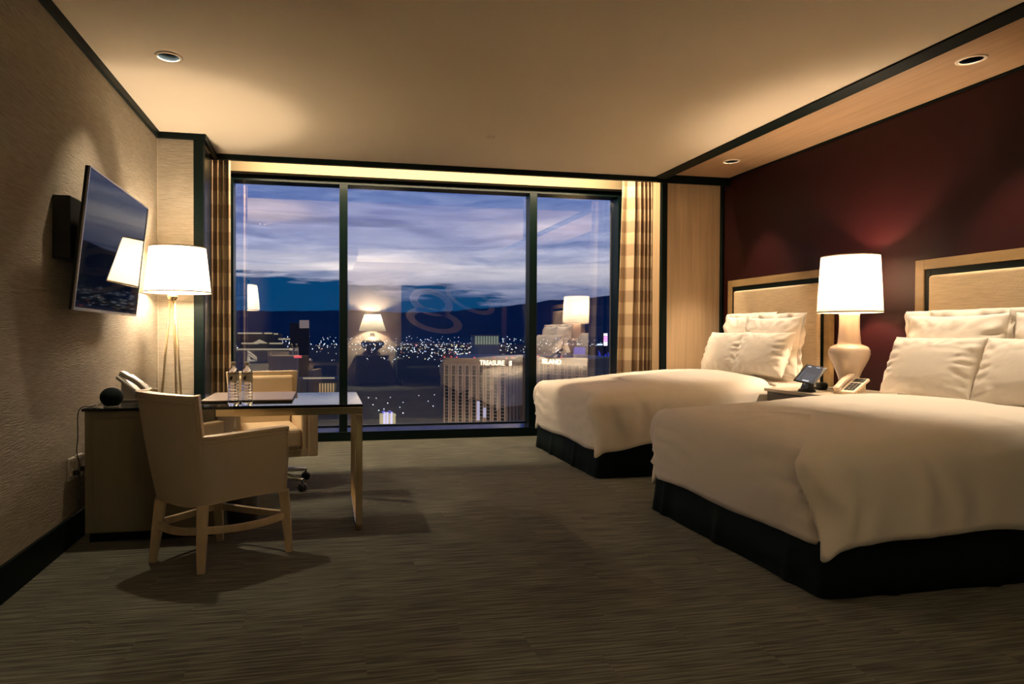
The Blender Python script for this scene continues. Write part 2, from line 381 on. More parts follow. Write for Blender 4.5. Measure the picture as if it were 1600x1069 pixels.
for a, b in ((.151, .238), (2.311, 2.401)):
    struct('mullion', MB().box(a, b, YW, 7.23, .095, 2.81), M['frame'], win, bevel=.006)
for a, b in ((-.957, .155), (.234, 2.315), (2.397, 3.407)):
    struct('glass_pane', MB().box(a, b, 7.20, 7.212, .15, 2.805), M['glass'], win)
struct('jamb_strip', MB().box(-.99, -.965, 6.935, 6.96, .10, 3.1), M['frame'], win)
struct('jamb_strip', MB().box(3.40, 3.43, 6.935, 6.96, .10, 3.1), M['frame'], win)
# room behind the camera (seen mirrored in the window)
struct('wall_rear', MB().box(.52, XR, -.9, -.8, 0, 3.0), M['rearwall'])
struct('wall_hall', MB().box(.52, .62, -4.2, -.9, 0, 2.67).box(XL, .62, -4.3, -4.2, 0, 2.67), M['darkcab'])

# ------------------------------------------------------------------ lamps helper
def point(name, loc, p, r, colr, parent=None):
    d = bpy.data.lights.new(name, 'POINT'); d.energy = p; d.color = colr; d.shadow_soft_size = r
    o = bpy.data.objects.new(name, d); C.objects.link(o); o.location = loc
    return o
def spot(name, loc, target, p, ang, blend, colr, r=.03):
    d = bpy.data.lights.new(name, 'SPOT'); d.energy = p; d.color = colr; d.spot_size = math.radians(ang); d.spot_blend = blend; d.shadow_soft_size = r
    o = bpy.data.objects.new(name, d); C.objects.link(o); o.location = loc
    o.rotation_euler = (Vector(target)-Vector(loc)).to_track_quat('-Z', 'Y').to_euler(); return o
# cove strip hidden behind the ceiling edge, washing the header above the glass
cd = bpy.data.lights.new('cove_strip', 'AREA'); cd.shape = 'RECTANGLE'; cd.size = 4.0; cd.size_y = .05; cd.energy = P_COVE; cd.color = (1, .74, .46)
co = bpy.data.objects.new('cove_strip', cd); C.objects.link(co); co.location = (1.22, 6.45, 3.06)
co.rotation_euler = (Vector((0, .6, -.5))).to_track_quat('-Z', 'Y').to_euler()

# recessed downlights
def downlight(x, y, z, label, p, ang, target=None):
    t = thing('downlight', (x, y, z), label, 'ceiling light', 'recessed downlights')
    MB().lathe([(.062, z-.001), (.062, z-.005), (.066, z-.008), (.080, z-.006), (.083, z-.001)], 40, x, y, cap=False).build('trim_ring', M['ringwhite'], t, smooth=True)
    MB().lathe([(.0635, z-.001), (.0625, z+.04), (.055, z+.10), (.0, z+.10)], 40, x, y, cap=False).build('baffle', M['can'], t, smooth=True)
    spot('downlight_beam', (x, y, z+.068), target or (x, y, 0), p, ang, .55, WARM)
downlight(-.94, 4.18, ZC, 'round recessed downlight in the plaster ceiling above the desk', P_SPOT_DESK, 84)
downlight(3.966, 3.34, 2.903, 'recessed downlight in the wooden soffit nearest the camera, over the near bed', P_SPOT_BED, 62)
downlight(3.966, 5.746, 2.903, 'small recessed downlight at the window end of the wooden soffit', P_SPOT_BED, 62)
sp_ = thing('sprinkler', (1.39, 5.33, ZC), 'tiny round sprinkler cap in the middle of the plaster ceiling', 'sprinkler')
MB().lathe([(.0, ZC-.012), (.012, ZC-.012), (.014, ZC-.006), (.034, ZC-.005), (.036, ZC)], 24, 1.39, 5.33, cap=False).build('escutcheon', M['ringwhite'], sp_, smooth=True)

# ------------------------------------------------------------------ floor lamp
FX, FY = -1.125, 5.28
fl = thing('floor_lamp', (FX, FY, 0), 'tall tripod floor lamp with thin brass legs and a glowing cream drum shade', 'lamp')
def shade(name, prof, m_, parent, x, y, tilt=0):
    ob = MB().lathe(prof, 64, x, y, cap=False).build(name, m_, parent, smooth=True)
    return ob
shade('lamp_shade', [(.243, 1.49), (.206, 1.838)], M['shade1'], fl, FX, FY)
MB().lathe([(.2445, 1.489), (.2455, 1.493), (.2442, 1.499)], 64, FX, FY, cap=False).build('shade_trim', M['shadetrim'], fl, smooth=True)
MB().lathe([(.2065, 1.832), (.2078, 1.838), (.2055, 1.841)], 64, FX, FY, cap=False).build('shade_trim', M['shadetrim'], fl, smooth=True)
lx = FX-.04
MB().lathe([(.0, 1.425), (.022, 1.428), (.036, 1.45), (.038, 1.468), (.02, 1.475), (.014, 1.49), (.0, 1.50)], 24, lx, FY, cap=False).build('socket', M['brass'], fl, smooth=True)
for sx in (0, 2*PI/3, 4*PI/3):
    sp3 = MB().tube([(lx+.012*math.cos(sx), FY+.012*math.sin(sx), 1.50), (FX+.206*math.cos(sx), FY+.206*math.sin(sx), 1.828)], .003, 6)
    sp3.build('shade_spoke', M['brass'], fl)
for k, (dx, dy) in enumerate(((-.125, -.03), (.02, .12), (.115, -.06))):
    MB().tube([(lx+dx*.12, FY+dy*.12, 1.44), (lx+dx*1.05, FY+dy, .008)], .008, 10).build('leg', M['brassd'], fl, smooth=True)
MB().lathe([(.0, 1.625), (.014, 1.628), (.018, 1.634), (.014, 1.64), (0, 1.642)], 20, FX, FY, cap=False).build('bulb', emis('bulb_glow', (1, .75, .45), 6.0), fl, smooth=True)
point('floor_lamp_light', (FX, FY, 1.705), P_FLOOR_LAMP*.31, .06, WARM)      # two added points stand in for one tall bulb
point('floor_lamp_light', (FX, FY, 1.568), P_FLOOR_LAMP*.62, .035, WARM)

# ------------------------------------------------------------------ television on a wall arm
A = Vector((-1.2, 3.606, 2.045)); Bc = Vector((-1.2, 4.722, 2.037)); Dd = Vector((-1.282, 3.606, 1.297))
ex = (Bc-A).normalized(); ez = (A-Dd); ez = (ez - ez.dot(ex)*ex).normalized(); en = ex.cross(ez).normalized()
if en.x < 0: en = -en
tvm = Matrix((ex, en, ez)).transposed().to_4x4(); tvm.translation = Dd
W_, H_ = (Bc-A).length, (A-Dd).length
tv = thing('television', (-1.33, 3.85, 1.70), 'flat wall-mounted television tilted out on a black arm, its screen mirroring the sky', 'television')
MB().rbox(0, W_, -.020, -.001, 0, H_, .004, 2, tvm).build('housing', M['black_pl'], tv, smooth=False)
MB().box(.012, W_-.012, -.003, .002, .018, H_-.010, tvm).build('screen', M['screen'], tv)
bz = MB(); bz.box(0, W_, -.004, .006, 0, .016, tvm).box(0, W_, -.004, .006, H_-.008, H_, tvm).box(0, .010, -.004, .006, .016, H_-.008, tvm).box(W_-.010, W_, -.004, .006, .016, H_-.008, tvm)
bz.build('bezel', M['silver'], tv)
MB().rbox(.25, W_-.25, -.065, -.020, .08, H_-.25, .01, 2, tvm).build('rear_bulge', M['black_pl'], tv)
MB().rbox(XL, -1.305, 3.65, 3.93, 1.565, 1.895, .006).build('wall_plate', M['black_pl'], tv)
MB().tube([(-1.33, 3.80, 1.74), (-1.335, 4.13, 1.73)], 0, flat=(.02, .08)).build('mount_arm', M['black_pl'], tv)

# ------------------------------------------------------------------ writing desk
DX0, DX1, DY0, DY1 = -1.325, .221, 3.846, 4.655
dk = thing('writing_desk', (-.55, 4.25, 0), 'long desk with a black glass top, brass end frame and beige veneered pedestal', 'desk')
MB().rbox(DX0, DX1, DY0, DY1, .741, .757, .003, 2).build('desk_top', M['blackglass'], dk)
MB().box(-.62, DX1-.002, DY0+.004, DY0+.044, .697, .741).box(-.62, DX1-.002, DY1-.044, DY1-.004, .697, .741).box(DX1-.042, DX1-.002, DY0+.044, DY1-.044, .697, .741).build('apron_rail', M['brass'], dk, bevel=.003)
MB().box(DX1-.042, DX1-.002, DY0+.004, DY0+.044, 0, .697).build('leg', M['brass'], dk, bevel=.003)
MB().box(DX1-.042, DX1-.002, DY1-.044, DY1-.004, 0, .697).build('leg', M['brass'], dk, bevel=.003)
MB().box(DX1-.042, DX1-.002, DY0+.044, DY1-.044, 0, .03).build('foot_rail', M['brass'], dk, bevel=.003)
MB().box(-1.312, -.625, DY0+.012, DY1-.01, .06, .741).build('pedestal', M['deskwood'], dk, bevel=.002)
MB().box(-1.268, -.66, DY0+.002, DY0+.012, .062, .70).build('end_panel', M['deskwood'], dk, bevel=.003)
MB().box(-1.30, -.64, DY0+.05, DY1-.03, 0, .06).build('plinth', M['black'], dk)
for k in range(3):
    z0 = .085+k*.215
    dr = MB().box(-.625, -.612, DY0+.03, DY1-.03, z0, z0+.205).build('drawer', M['deskwood'], dk, bevel=.003)
    h = MB().box(-.612, -.600, DY0+.32, DY0+.48, z0+.155, z0+.168).build('handle', M['brass'], dr); h.matrix_parent_inverse = Matrix.Identity(4)

# blotter
MB().rbox(-.74, -.20, 4.06, 4.60, .757, .771, .004, 2).build('desk_blotter', M['padleather'])
bl = bpy.data.objects['desk_blotter']; tag(bl, 'flat taupe leather blotter lying on the black glass desk top', 'desk pad')
# bottles
def bottle(x, y, label):
    t = thing('water_bottle', (x, y, .757), label, 'bottle', 'water bottles on the desk')
    z = .7575; prof = [(.0, z+.001), (.026, z), (.031, z+.006)]
    for k in range(7):
        zz = z+.016+k*.0165; prof += [(.0325, zz), (.0325, zz+.007), (.0300, zz+.0115)]
    prof += [(.0325, z+.136), (.0325, z+.185), (.030, z+.196), (.023, z+.212), (.0145, z+.224), (.0125, z+.228), (.0125, z+.236)]
    MB().lathe(prof, 32, x, y, cap=False).build('body', M['pet'], t, smooth=True)
    MB().lathe([(.0, z+.254), (.0135, z+.253), (.0145, z+.250), (.0145, z+.233), (.0125, z+.233)], 24, x, y, cap=False).build('cap', M['bottlecap'], t, smooth=True)
    MB().lathe([(.0331, z+.139), (.0331, z+.183)], 32, x, y, cap=False).build('label_band', M['label'], t, smooth=True)
    d = Vector((0-x, 0-y, 0)).normalized(); a = math.atan2(d.y, d.x) - .45
    for (da, dz, r_) in ((0, .158, .0095), (.16, .168, .0055)):
        vs = [Vector((0, 0, z+dz))]; 
        for k in range(14):
            q = 2*PI*k/14; vs.append(Vector((0, 0, z+dz+r_*math.sin(q))) + Vector((0, 0, 0)))
        pts = []
        for k in range(14):
            q = 2*PI*k/14; aa = a+da+r_*math.cos(q)/.0334; pts.append((x+.0335*math.cos(aa), y+.0335*math.sin(aa), z+dz+r_*math.sin(q)))
        MB().add([(x+.0335*math.cos(a+da), y+.0335*math.sin(a+da), z+dz)]+pts, [(0, k+1, (k+1) % 14+1) for k in range(14)]).build('emblem', M['mark'], t)
bottle(-.528, 3.915, 'clear water bottle on the desk, left one of the pair')
bottle(-.452, 3.915, 'clear water bottle on the desk, right one of the pair')
# ball speaker
bs = thing('ball_speaker', (-1.198, 3.945, .757), 'black round smart speaker ball on the left end of the desk', 'speaker')
pr = [(.0, .758), (.034, .758), (.038, .761)]
for k in range(1, 19):
    a = -PI/2 + PI*(k+1.6)/20.6; pr.append((max(0, .0615*math.cos(a)), .812+.056*math.sin(a)))
pr.append((0, .868))
MB().lathe(pr, 40, -1.198, 3.945, cap=False).build('body', M['rubber'], bs, smooth=True)
MB().lathe([(.041, .7575), (.042, .760), (.040, .764)], 40, -1.198, 3.945, cap=False).build('base_ring', M['white_pl'], bs, smooth=True)
pts = [(-1.255, 3.94, .770), (-1.30, 3.93, .762), (-1.338, 3.90, .761), (-1.352, 3.875, .72), (-1.350, 3.87, .60), (-1.357, 3.872, .52), (-1.350, 3.895, .44), (-1.362, 3.93, .40)]
def smoothpath(p, n=6):
    p = [Vector(q) for q in p]; out = []
    for i in range(len(p)-1):
        a, b, c, d = p[max(i-1, 0)], p[i], p[i+1], p[min(i+2, len(p)-1)]
        for k in range(n):
            t = k/n; out.append(.5*((2*b)+(c-a)*t+(2*a-5*b+4*c-d)*t*t+(3*b-a-3*c+d)*t**3))
    out.append(p[-1]); return out
MB().tube(smoothpath(pts), .003, 8).build('cord', M['black_pl'], bs, smooth=True)
MB().tube([(-1.247, 3.94, .774), (-1.275, 3.935, .764)], .006, 8).build('cord_plug', M['white_pl'], bs)
# outlets
for (y0, lab) in ((3.83, 'white wall outlet box low on the left wall, nearer the camera'), (3.945, 'white wall outlet box low on the left wall, close behind the desk end')):
    t = thing('wall_outlet', (XL, y0+.04, .42), lab, 'outlet', 'outlets on the left wall')
    MB().rbox(XL, XL+.012, y0, y0+.078, .36, .485, .003, 2).build('plate', M['white_pl'], t)
    MB().rbox(XL+.012, XL+.034, y0+.008, y0+.07, .468, .483, .002, 2).build('cover_lip', M['white_pl'], t)
    for zz in (.385, .432):
        MB().rbox(XL+.012, XL+.02, y0+.022, y0+.056, zz, zz+.03, .003, 2).build('socket', M['cream_pl'], t)
    MB().rbox(XL+.018, XL+.052, y0+.024, y0+.054, .388, .414, .004, 2).build('plug', M['black_pl'], t)
    MB().tube(smoothpath([(XL+.045, y0+.04, .40), (XL+.05, y0+.05, .34), (XL+.035, y0+.055, .26), (XL+.04, y0+.06, .185)]), .003, 8).build('cord', M['black_pl'], t)
# telephones
def phone(name, loc, rz, label, m_, L_=.20, Wd=.17, h0=.018, h1=.115, stand=True):
    """low end at local x=0, high end at x=L"""
    t = thing(name, loc, label, 'telephone')
    mx = Matrix.Translation(loc) @ Matrix.Rotation(rz, 4, 'Z')
    sl = math.atan2(h1-h0, L_)
    dk_ = mx @ Matrix.Translation((0, 0, h0)) @ Matrix.Rotation(-sl, 4, 'Y'); ln = L_/math.cos(sl)
    MB().rbox(0, ln, -Wd/2, Wd/2, -.022, 0, .006, 3, dk_).build('deck', m_, t, smooth=False)
    MB().add([mx @ Vector(p) for p in ((L_*.45, -Wd*.36, 0), (L_*.95, -Wd*.36, 0), (L_*.95, Wd*.36, 0), (L_*.45, Wd*.36, 0), (L_*.55, -Wd*.36, h0+(h1-h0)*.55-.018), (L_*.93, -Wd*.36, h1-.03), (L_*.93, Wd*.36, h1-.03), (L_*.55, Wd*.36, h0+(h1-h0)*.55-.018))],
        [(0, 3, 2, 1), (4, 5, 6, 7), (0, 1, 5, 4), (1, 2, 6, 5), (2, 3, 7, 6), (3, 0, 4, 7)]).build('pedestal', m_, t)
    MB().rbox(.0, L_*.98, -Wd*.4, Wd*.4, 0, .014, .005, 2, mx).build('foot_plate', m_, t)
    hs = MB()   # handset lies along the slope on one side
    pts_ = [dk_ @ Vector((ln*u, Wd*.33, .012+.020*math.sin(PI*u))) for u in [i/10 for i in range(11)]]
    hs.tube(pts_, 0, flat=[(.022, .015 if 1 < i < 9 else .020) for i in range(11)]); hs.build('handset', m_, t, bevel=.006)
    MB().box(ln*.70, ln*.93, -Wd*.42, Wd*.12, 0, .003, dk_).build('display', M['black_pl'], t)
    for i in range(4):
        for j in range(3):
            x0 = ln*(.14+.13*i); y0 = -Wd*.40+j*Wd*.175
            MB().box(x0, x0+ln*.09, y0, y0+Wd*.13, 0, .005, dk_).build('key', M['black_pl'], t)
phone('desk_telephone', Vector((-1.035, 4.25, .757)), PI-.25, 'white desk telephone tilted on its stand behind the black speaker ball', M['white_pl'], .20, .18, .02, .16)

# ------------------------------------------------------------------ waste bin
wb = thing('waste_bin', (-.585, 4.03, 0), 'small dark waste bin with a pale rim under the desk', 'bin')
MB().add([], []).lathe([(.0, .004), (.085, .0), (.088, .004), (.105, .27), (.101, .27), (.084, .01), (0, .01)], 40, -.50, 4.10, cap=False).build('body', M['darkcab'], wb, smooth=True)
MB().lathe([(.104, .264), (.109, .268), (.109, .276), (.103, .278), (.099, .272)], 40, -.50, 4.10, cap=False).build('rim', M['brassd'], wb, smooth=True)

# ------------------------------------------------------------------ armchair (foreground)
ac = thing('armchair', (-.55, 3.57, 0), 'beige leather tub armchair seen from behind in front of the desk', 'chair')
def fillet(poly, rads, n=10):
    out = [Vector(poly[0])]
    for i in range(1, len(poly)-1):
        p0, p1, p2 = Vector(poly[i-1]), Vector(poly[i]), Vector(poly[i+1]); r = rads[i]
        a = p1 + (p0-p1).normalized()*r; b = p1 + (p2-p1).normalized()*r
        for k in range(n+1): t = k/n; out.append(a*(1-t)**2 + p1*2*t*(1-t) + b*t*t)
    out.append(Vector(poly[-1])); return out
def resample(p, n):
    d = [0]
    for i in range(1, len(p)): d.append(d[-1]+(p[i]-p[i-1]).length)
    out = []; j = 0
    for k in range(n):
        s_ = d[-1]*k/(n-1)
        while j < len(d)-2 and d[j+1] < s_: j += 1
        t = (s_-d[j])/max(1e-9, d[j+1]-d[j]); out.append(p[j].lerp(p[j+1], min(1, t)))
    return out
NP = 121
ptop = resample(fillet([(-.185, 3.545), (-.575, 3.272), (-.79, 3.345), (-.980, 3.50), (-.60, 3.85)], [0, .09, .08, .09, 0]), NP)
pbot = resample(fillet([(-.205, 3.535), (-.578, 3.292), (-.74, 3.355), (-.875, 3.49), (-.60, 3.80)], [0, .09, .08, .09, 0]), NP)
def pn(p, i):
    d = (p[min(i+1, NP-1)]-p[max(i-1, 0)]); d.normalize(); return Vector((d.y, -d.x))   # outward check below
cen = Vector((-.55, 3.58))
def shell(i0, i1, ztop, zbot, th, off=0.0):
    mb = MB(); rows = []
    K = 10
    for i in range(i0, i1+1):
        n_ = pn(ptop, i)
        if n_.dot(ptop[i]-cen) < 0: n_ = -n_
        row = []
        for j in range(K+1):
            t = j/K; z = zbot(i)+(ztop(i)-zbot(i))*t; tt = (z-.32)/.56
            q = pbot[i].lerp(ptop[i], max(0, min(1, tt)) if ztop(i) > .8 else max(0, min(1, tt*1.0)))
            bulge = .006*math.sin(PI*t)
            row.append((q + n_*(off+bulge)).to_3d() + Vector((0, 0, z)))
        for j in range(K, -1, -1):
            t = j/K; z = zbot(i)+(ztop(i)-zbot(i))*t; tt = (z-.32)/.56
            q = pbot[i].lerp(ptop[i], max(0, min(1, tt)))
            row.append((q + n_*(off-th-.008*math.sin(PI*t))).to_3d() + Vector((0, 0, z)))
        rows.append(row)
    m_ = len(rows[0]); vs = [v for r in rows for v in r]; fs = []
    for a in range(len(rows)-1):
        for k in range(m_): fs.append((a*m_+k, a*m_+(k+1) % m_, (a+1)*m_+(k+1) % m_, (a+1)*m_+k))
    fs.append(tuple(range(m_-1, -1, -1))); fs.append(tuple((len(rows)-1)*m_+k for k in range(m_)))
    return mb.add(vs, fs)
IB0, IB1 = 44, 86
zb = lambda i: .335 - .018*math.exp(-((i-52)/12)**2)
armz = lambda i: (.652+.012*(1-i/IB0)) if i <= IB0 else .652+.012*(i-IB1)/(NP-1-IB1)
backz = lambda i: .852+.020*(i-IB0)/(IB1-IB0)
bk = shell(IB0, IB1, backz, zb, .05).build('backrest', M['leather'], ac, smooth=False)
shell(0, IB0, armz, zb, .05).build('arm_panel', M['leather'], ac)
shell(IB1, NP-1, armz, zb, .05).build('arm_panel', M['leather'], ac)
for o in C.objects:
    if o.parent == ac and o.name.split('.')[0] in ('backrest', 'arm_panel'):
        o.data.polygons.foreach_set('use_smooth', [True]*len(o.data.polygons)); 
        md = o.modifiers.new('edge', 'EDGE_SPLIT'); md.split_angle = math.radians(40)
def rail(i0, i1, zf, hw, hh, name):
    pts_ = []
    for i in range(i0, i1+1):
        n_ = pn(ptop, i)
        if n_.dot(ptop[i]-cen) < 0: n_ = -n_
        tt = (zf(i)-.32)/.56; q = pbot[i].lerp(ptop[i], max(0, min(1, tt))) - n_*.024
        pts_.append(q.to_3d()+Vector((0, 0, zf(i)+hh)))
    return MB().tube(pts_, 0, flat=(hw, hh)).build(name, M['chairwood'], ac, bevel=.003)
rail(IB0, IB1, backz, .031, .008, 'top_rail')
rail(0, IB0, armz, .031, .008, 'arm_rail'); rail(IB1, NP-1, armz, .031, .008, 'arm_rail')
def post(i, z0, z1, name):
    n_ = pn(ptop, i)
    if n_.dot(ptop[i]-cen) < 0: n_ = -n_
    pts_ = []
    for z in (z0, (z0+z1)/2, z1):
        tt = (z-.32)/.56; q = pbot[i].lerp(ptop[i], max(0, min(1, tt))) - n_*.024; pts_.append(q.to_3d()+Vector((0, 0, z)))
    ob = MB().tube(pts_, 0, flat=(.031, .012)).build(name, M['chairwood'], ac, bevel=.003); return ob
post(IB0, .652, .872, 'back_edge'); post(IB1, .652, .89, 'back_edge'); post(0, .33, .668, 'arm_front'); post(NP-1, .33, .668, 'arm_front')
# piping just inside the outer edges
def pipe_line(i0, i1, zf, name):
    pts_ = []
    for i in range(i0, i1+1):
        n_ = pn(ptop, i)
        if n_.dot(ptop[i]-cen) < 0: n_ = -n_
        tt = (zf(i)-.32)/.56; q = pbot[i].lerp(ptop[i], max(0, min(1, tt))) + n_*.0035; pts_.append(q.to_3d()+Vector((0, 0, zf(i))))
    MB().tube(pts_, .0035, 6).build(name, M['piping'], ac, smooth=True)
pipe_line(IB0+2, IB1-2, lambda i: backz(i)-.022, 'piping'); pipe_line(1, IB0-1, lambda i: armz(i)-.014, 'piping'); pipe_line(1, NP-2, lambda i: zb(i)+.004, 'piping')
# seat cushion
inner = [pbot[i].lerp(ptop[i], .2) for i in range(2, NP-2, 4)]
inner = [cen + (p-cen)*.86 for p in inner]
cb = MB().prism([(p.x, p.y) for p in inner], .33, .47); cb.build('seat', M['leather'], ac, bevel=.02)
legs = [((-.825, 3.48, .335), (-.871, 3.506)), ((-.594, 3.318, .325), (-.597, 3.288)), ((-.218, 3.528, .338), (-.191, 3.542)), ((-.60, 3.765, .338), (-.585, 3.80))]
for (a, b) in legs:
    MB().tube([a, Vector(a).lerp(Vector((b[0], b[1], 0)), .5), (b[0], b[1], .0)], 0, flat=[(.026, .026), (.024, .024), (.018, .018)]).build('leg', M['chairwood'], ac, bevel=.004)
zst = .205
sp4 = [Vector(legs[k][0]).lerp(Vector((*legs[k][1], 0)), .40) for k in range(4)]
for k in range(4):
    a, b = sp4[k], sp4[(k+1) % 4]; a = Vector((a.x, a.y, zst)); b = Vector((b.x, b.y, zst)); mid = (a+b)/2
    cdir = (mid.to_2d()-Vector((-.55, 3.53))).normalized()
    pts_ = [a.lerp(b, t) + (cdir*(.03*4*t*(1-t))).to_3d() - Vector((0, 0, .012*4*t*(1-t))) for t in [i/10 for i in range(11)]]
    MB().tube(pts_, 0, flat=(.011, .018)).build('stretcher', M['chairwood'], ac, bevel=.003)

# ------------------------------------------------------------------ desk chair (behind the desk)
dc = thing('desk_chair', (-.43, 5.06, 0), 'cream leather swivel desk chair on chrome casters behind the desk', 'chair')
dcm = Matrix.Translation((-.44, 5.08, 0)) @ Matrix.Rotation(math.radians(12), 4, 'Z')
def dbox(name, m_, x0, x1, y0, y1, z0, z1, r=.012, **k): return MB().rbox(x0, x1, y0, y1, z0, z1, r, 3, dcm).build(name, m_, dc, smooth=False, **k)
for sx in (-1, 1):
    x0, x1 = sorted((sx*.335, sx*.265))
    dbox('arm_panel', M['chairwood'], x0, x1, -.29, .25, .262, .665, .008)
    xi0, xi1 = sorted((sx*.265, sx*.215)); dbox('arm_pad', M['cream'], xi0, xi1, -.27, .22, .30, .640, .02)
dbox('seat_box', M['chairwood'], -.265, .265, -.27, .25, .262, .32, .006)
dbox('seat', M['cream'], -.215, .215, -.285, .20, .32, .475, .03)
bkp = MB(); hw0, hw1 = .235, .275
def dback(y0, y1, z0, z1, w0, w1, ins=0, slant=.06):
    return [dcm @ Vector(p) for p in ((-w0, y0, z0), (w0, y0, z0), (w0, y1, z0), (-w0, y1, z0), (-w1, y0+slant, z1), (w1, y0+slant, z1), (w1, y1+slant, z1), (-w1, y1+slant, z1))]
FB = [(0, 3, 2, 1), (4, 5, 6, 7), (0, 1, 5, 4), (1, 2, 6, 5), (2, 3, 7, 6), (3, 0, 4, 7)]
MB().add(dback(.20, .26, .30, .872, .235, .278), FB).build('back_frame', M['chairwood'], dc, bevel=.006)
MB().add(dback(.165, .215, .45, .838, .205, .240, slant=.05), FB).build('backrest', M['cream'], dc, bevel=.02)
MB().lathe([(.028, .10), (.028, .20), (.045, .205), (.045, .262)], 24, -.44, 5.08).build('column', M['chrome'], dc, smooth=True)
for k in range(5):
    a = math.radians(-38 + 72*k); d = Vector((math.cos(a), math.sin(a), 0)); c0 = Vector((-.44, 5.08, .115))
    tip = c0+d*.345; tip.z = .085
    arm = MB().tube([c0, c0+d*.18+Vector((0, 0, -.008)), tip], 0, flat=[(.026, .018), (.022, .016), (.018, .012)]).build('base_arm', M['chrome'], dc, bevel=.005)
    cas = MB(); side = Vector((-d.y, d.x, 0))
    for sgn in (-1, 1):
        q = c0+d*.345+side*.014*sgn; mxx = Matrix.Translation((q.x, q.y, .031)) @ side.to_track_quat('Z', 'Y').to_matrix().to_4x4()
        cas.lathe([(.0, -.009), (.026, -.009), (.030, -.005), (.030, .005), (.026, .009), (0, .009)], 20, 0, 0, cap=False, mx=mxx)
    cas.tube([(c0+d*.345)+Vector((0, 0, -.075)), (c0+d*.345)+Vector((0, 0, -.03))], .008, 8)
    cas.build('caster', M['black_pl'], dc, smooth=True)

# ------------------------------------------------------------------ curtains
def curtain(name, x0, x1, y, amp, nf, label, off, taper=0.0, seed=0):
    rnd = random.Random(seed); ph = [rnd.uniform(-.5, .5) for _ in range(nf+2)]
    nu, nv = nf*16+1, 40
    def fn(u, v):
        z = .015 + v*3.07; k = (u**1.9 if taper else u)*nf; i = int(min(k, nf-1e-6)); wv = math.sin(2*PI*k + ph[i]*.35*math.sin(PI*(k-i)))
        g = 1-.35*smooth01((v-.8)/.2)
        xx0 = x0; xx1 = x1
        if taper: xx0 = x0 - taper*(1-v)
        x = xx0+(xx1-xx0)*u + .012*math.sin(4*PI*k)*(1-.3*v)
        return Vector((x, y + amp*wv*g + .008*math.sin(3*v+7*u), z))
    ob = MB().grid(fn, nu, nv).build(name, curtain_mat('striped_drapery', off), smooth=True)
    so = ob.modifiers.new('solid', 'SOLIDIFY'); so.thickness = .003
    return tag(ob, label, 'curtain')
curtain('curtain', -1.21, -.905, 6.52, .045, 6, 'brown and cream striped curtain gathered at the left side of the window', -.045, seed=1)
def curtain2():
    return curtain('curtain', 3.315, 3.70, 6.78, .05, 6, 'brown and cream striped curtain gathered at the right of the window beside the oak panel', .04+.264*.5, taper=.075, seed=2)
curtain2()

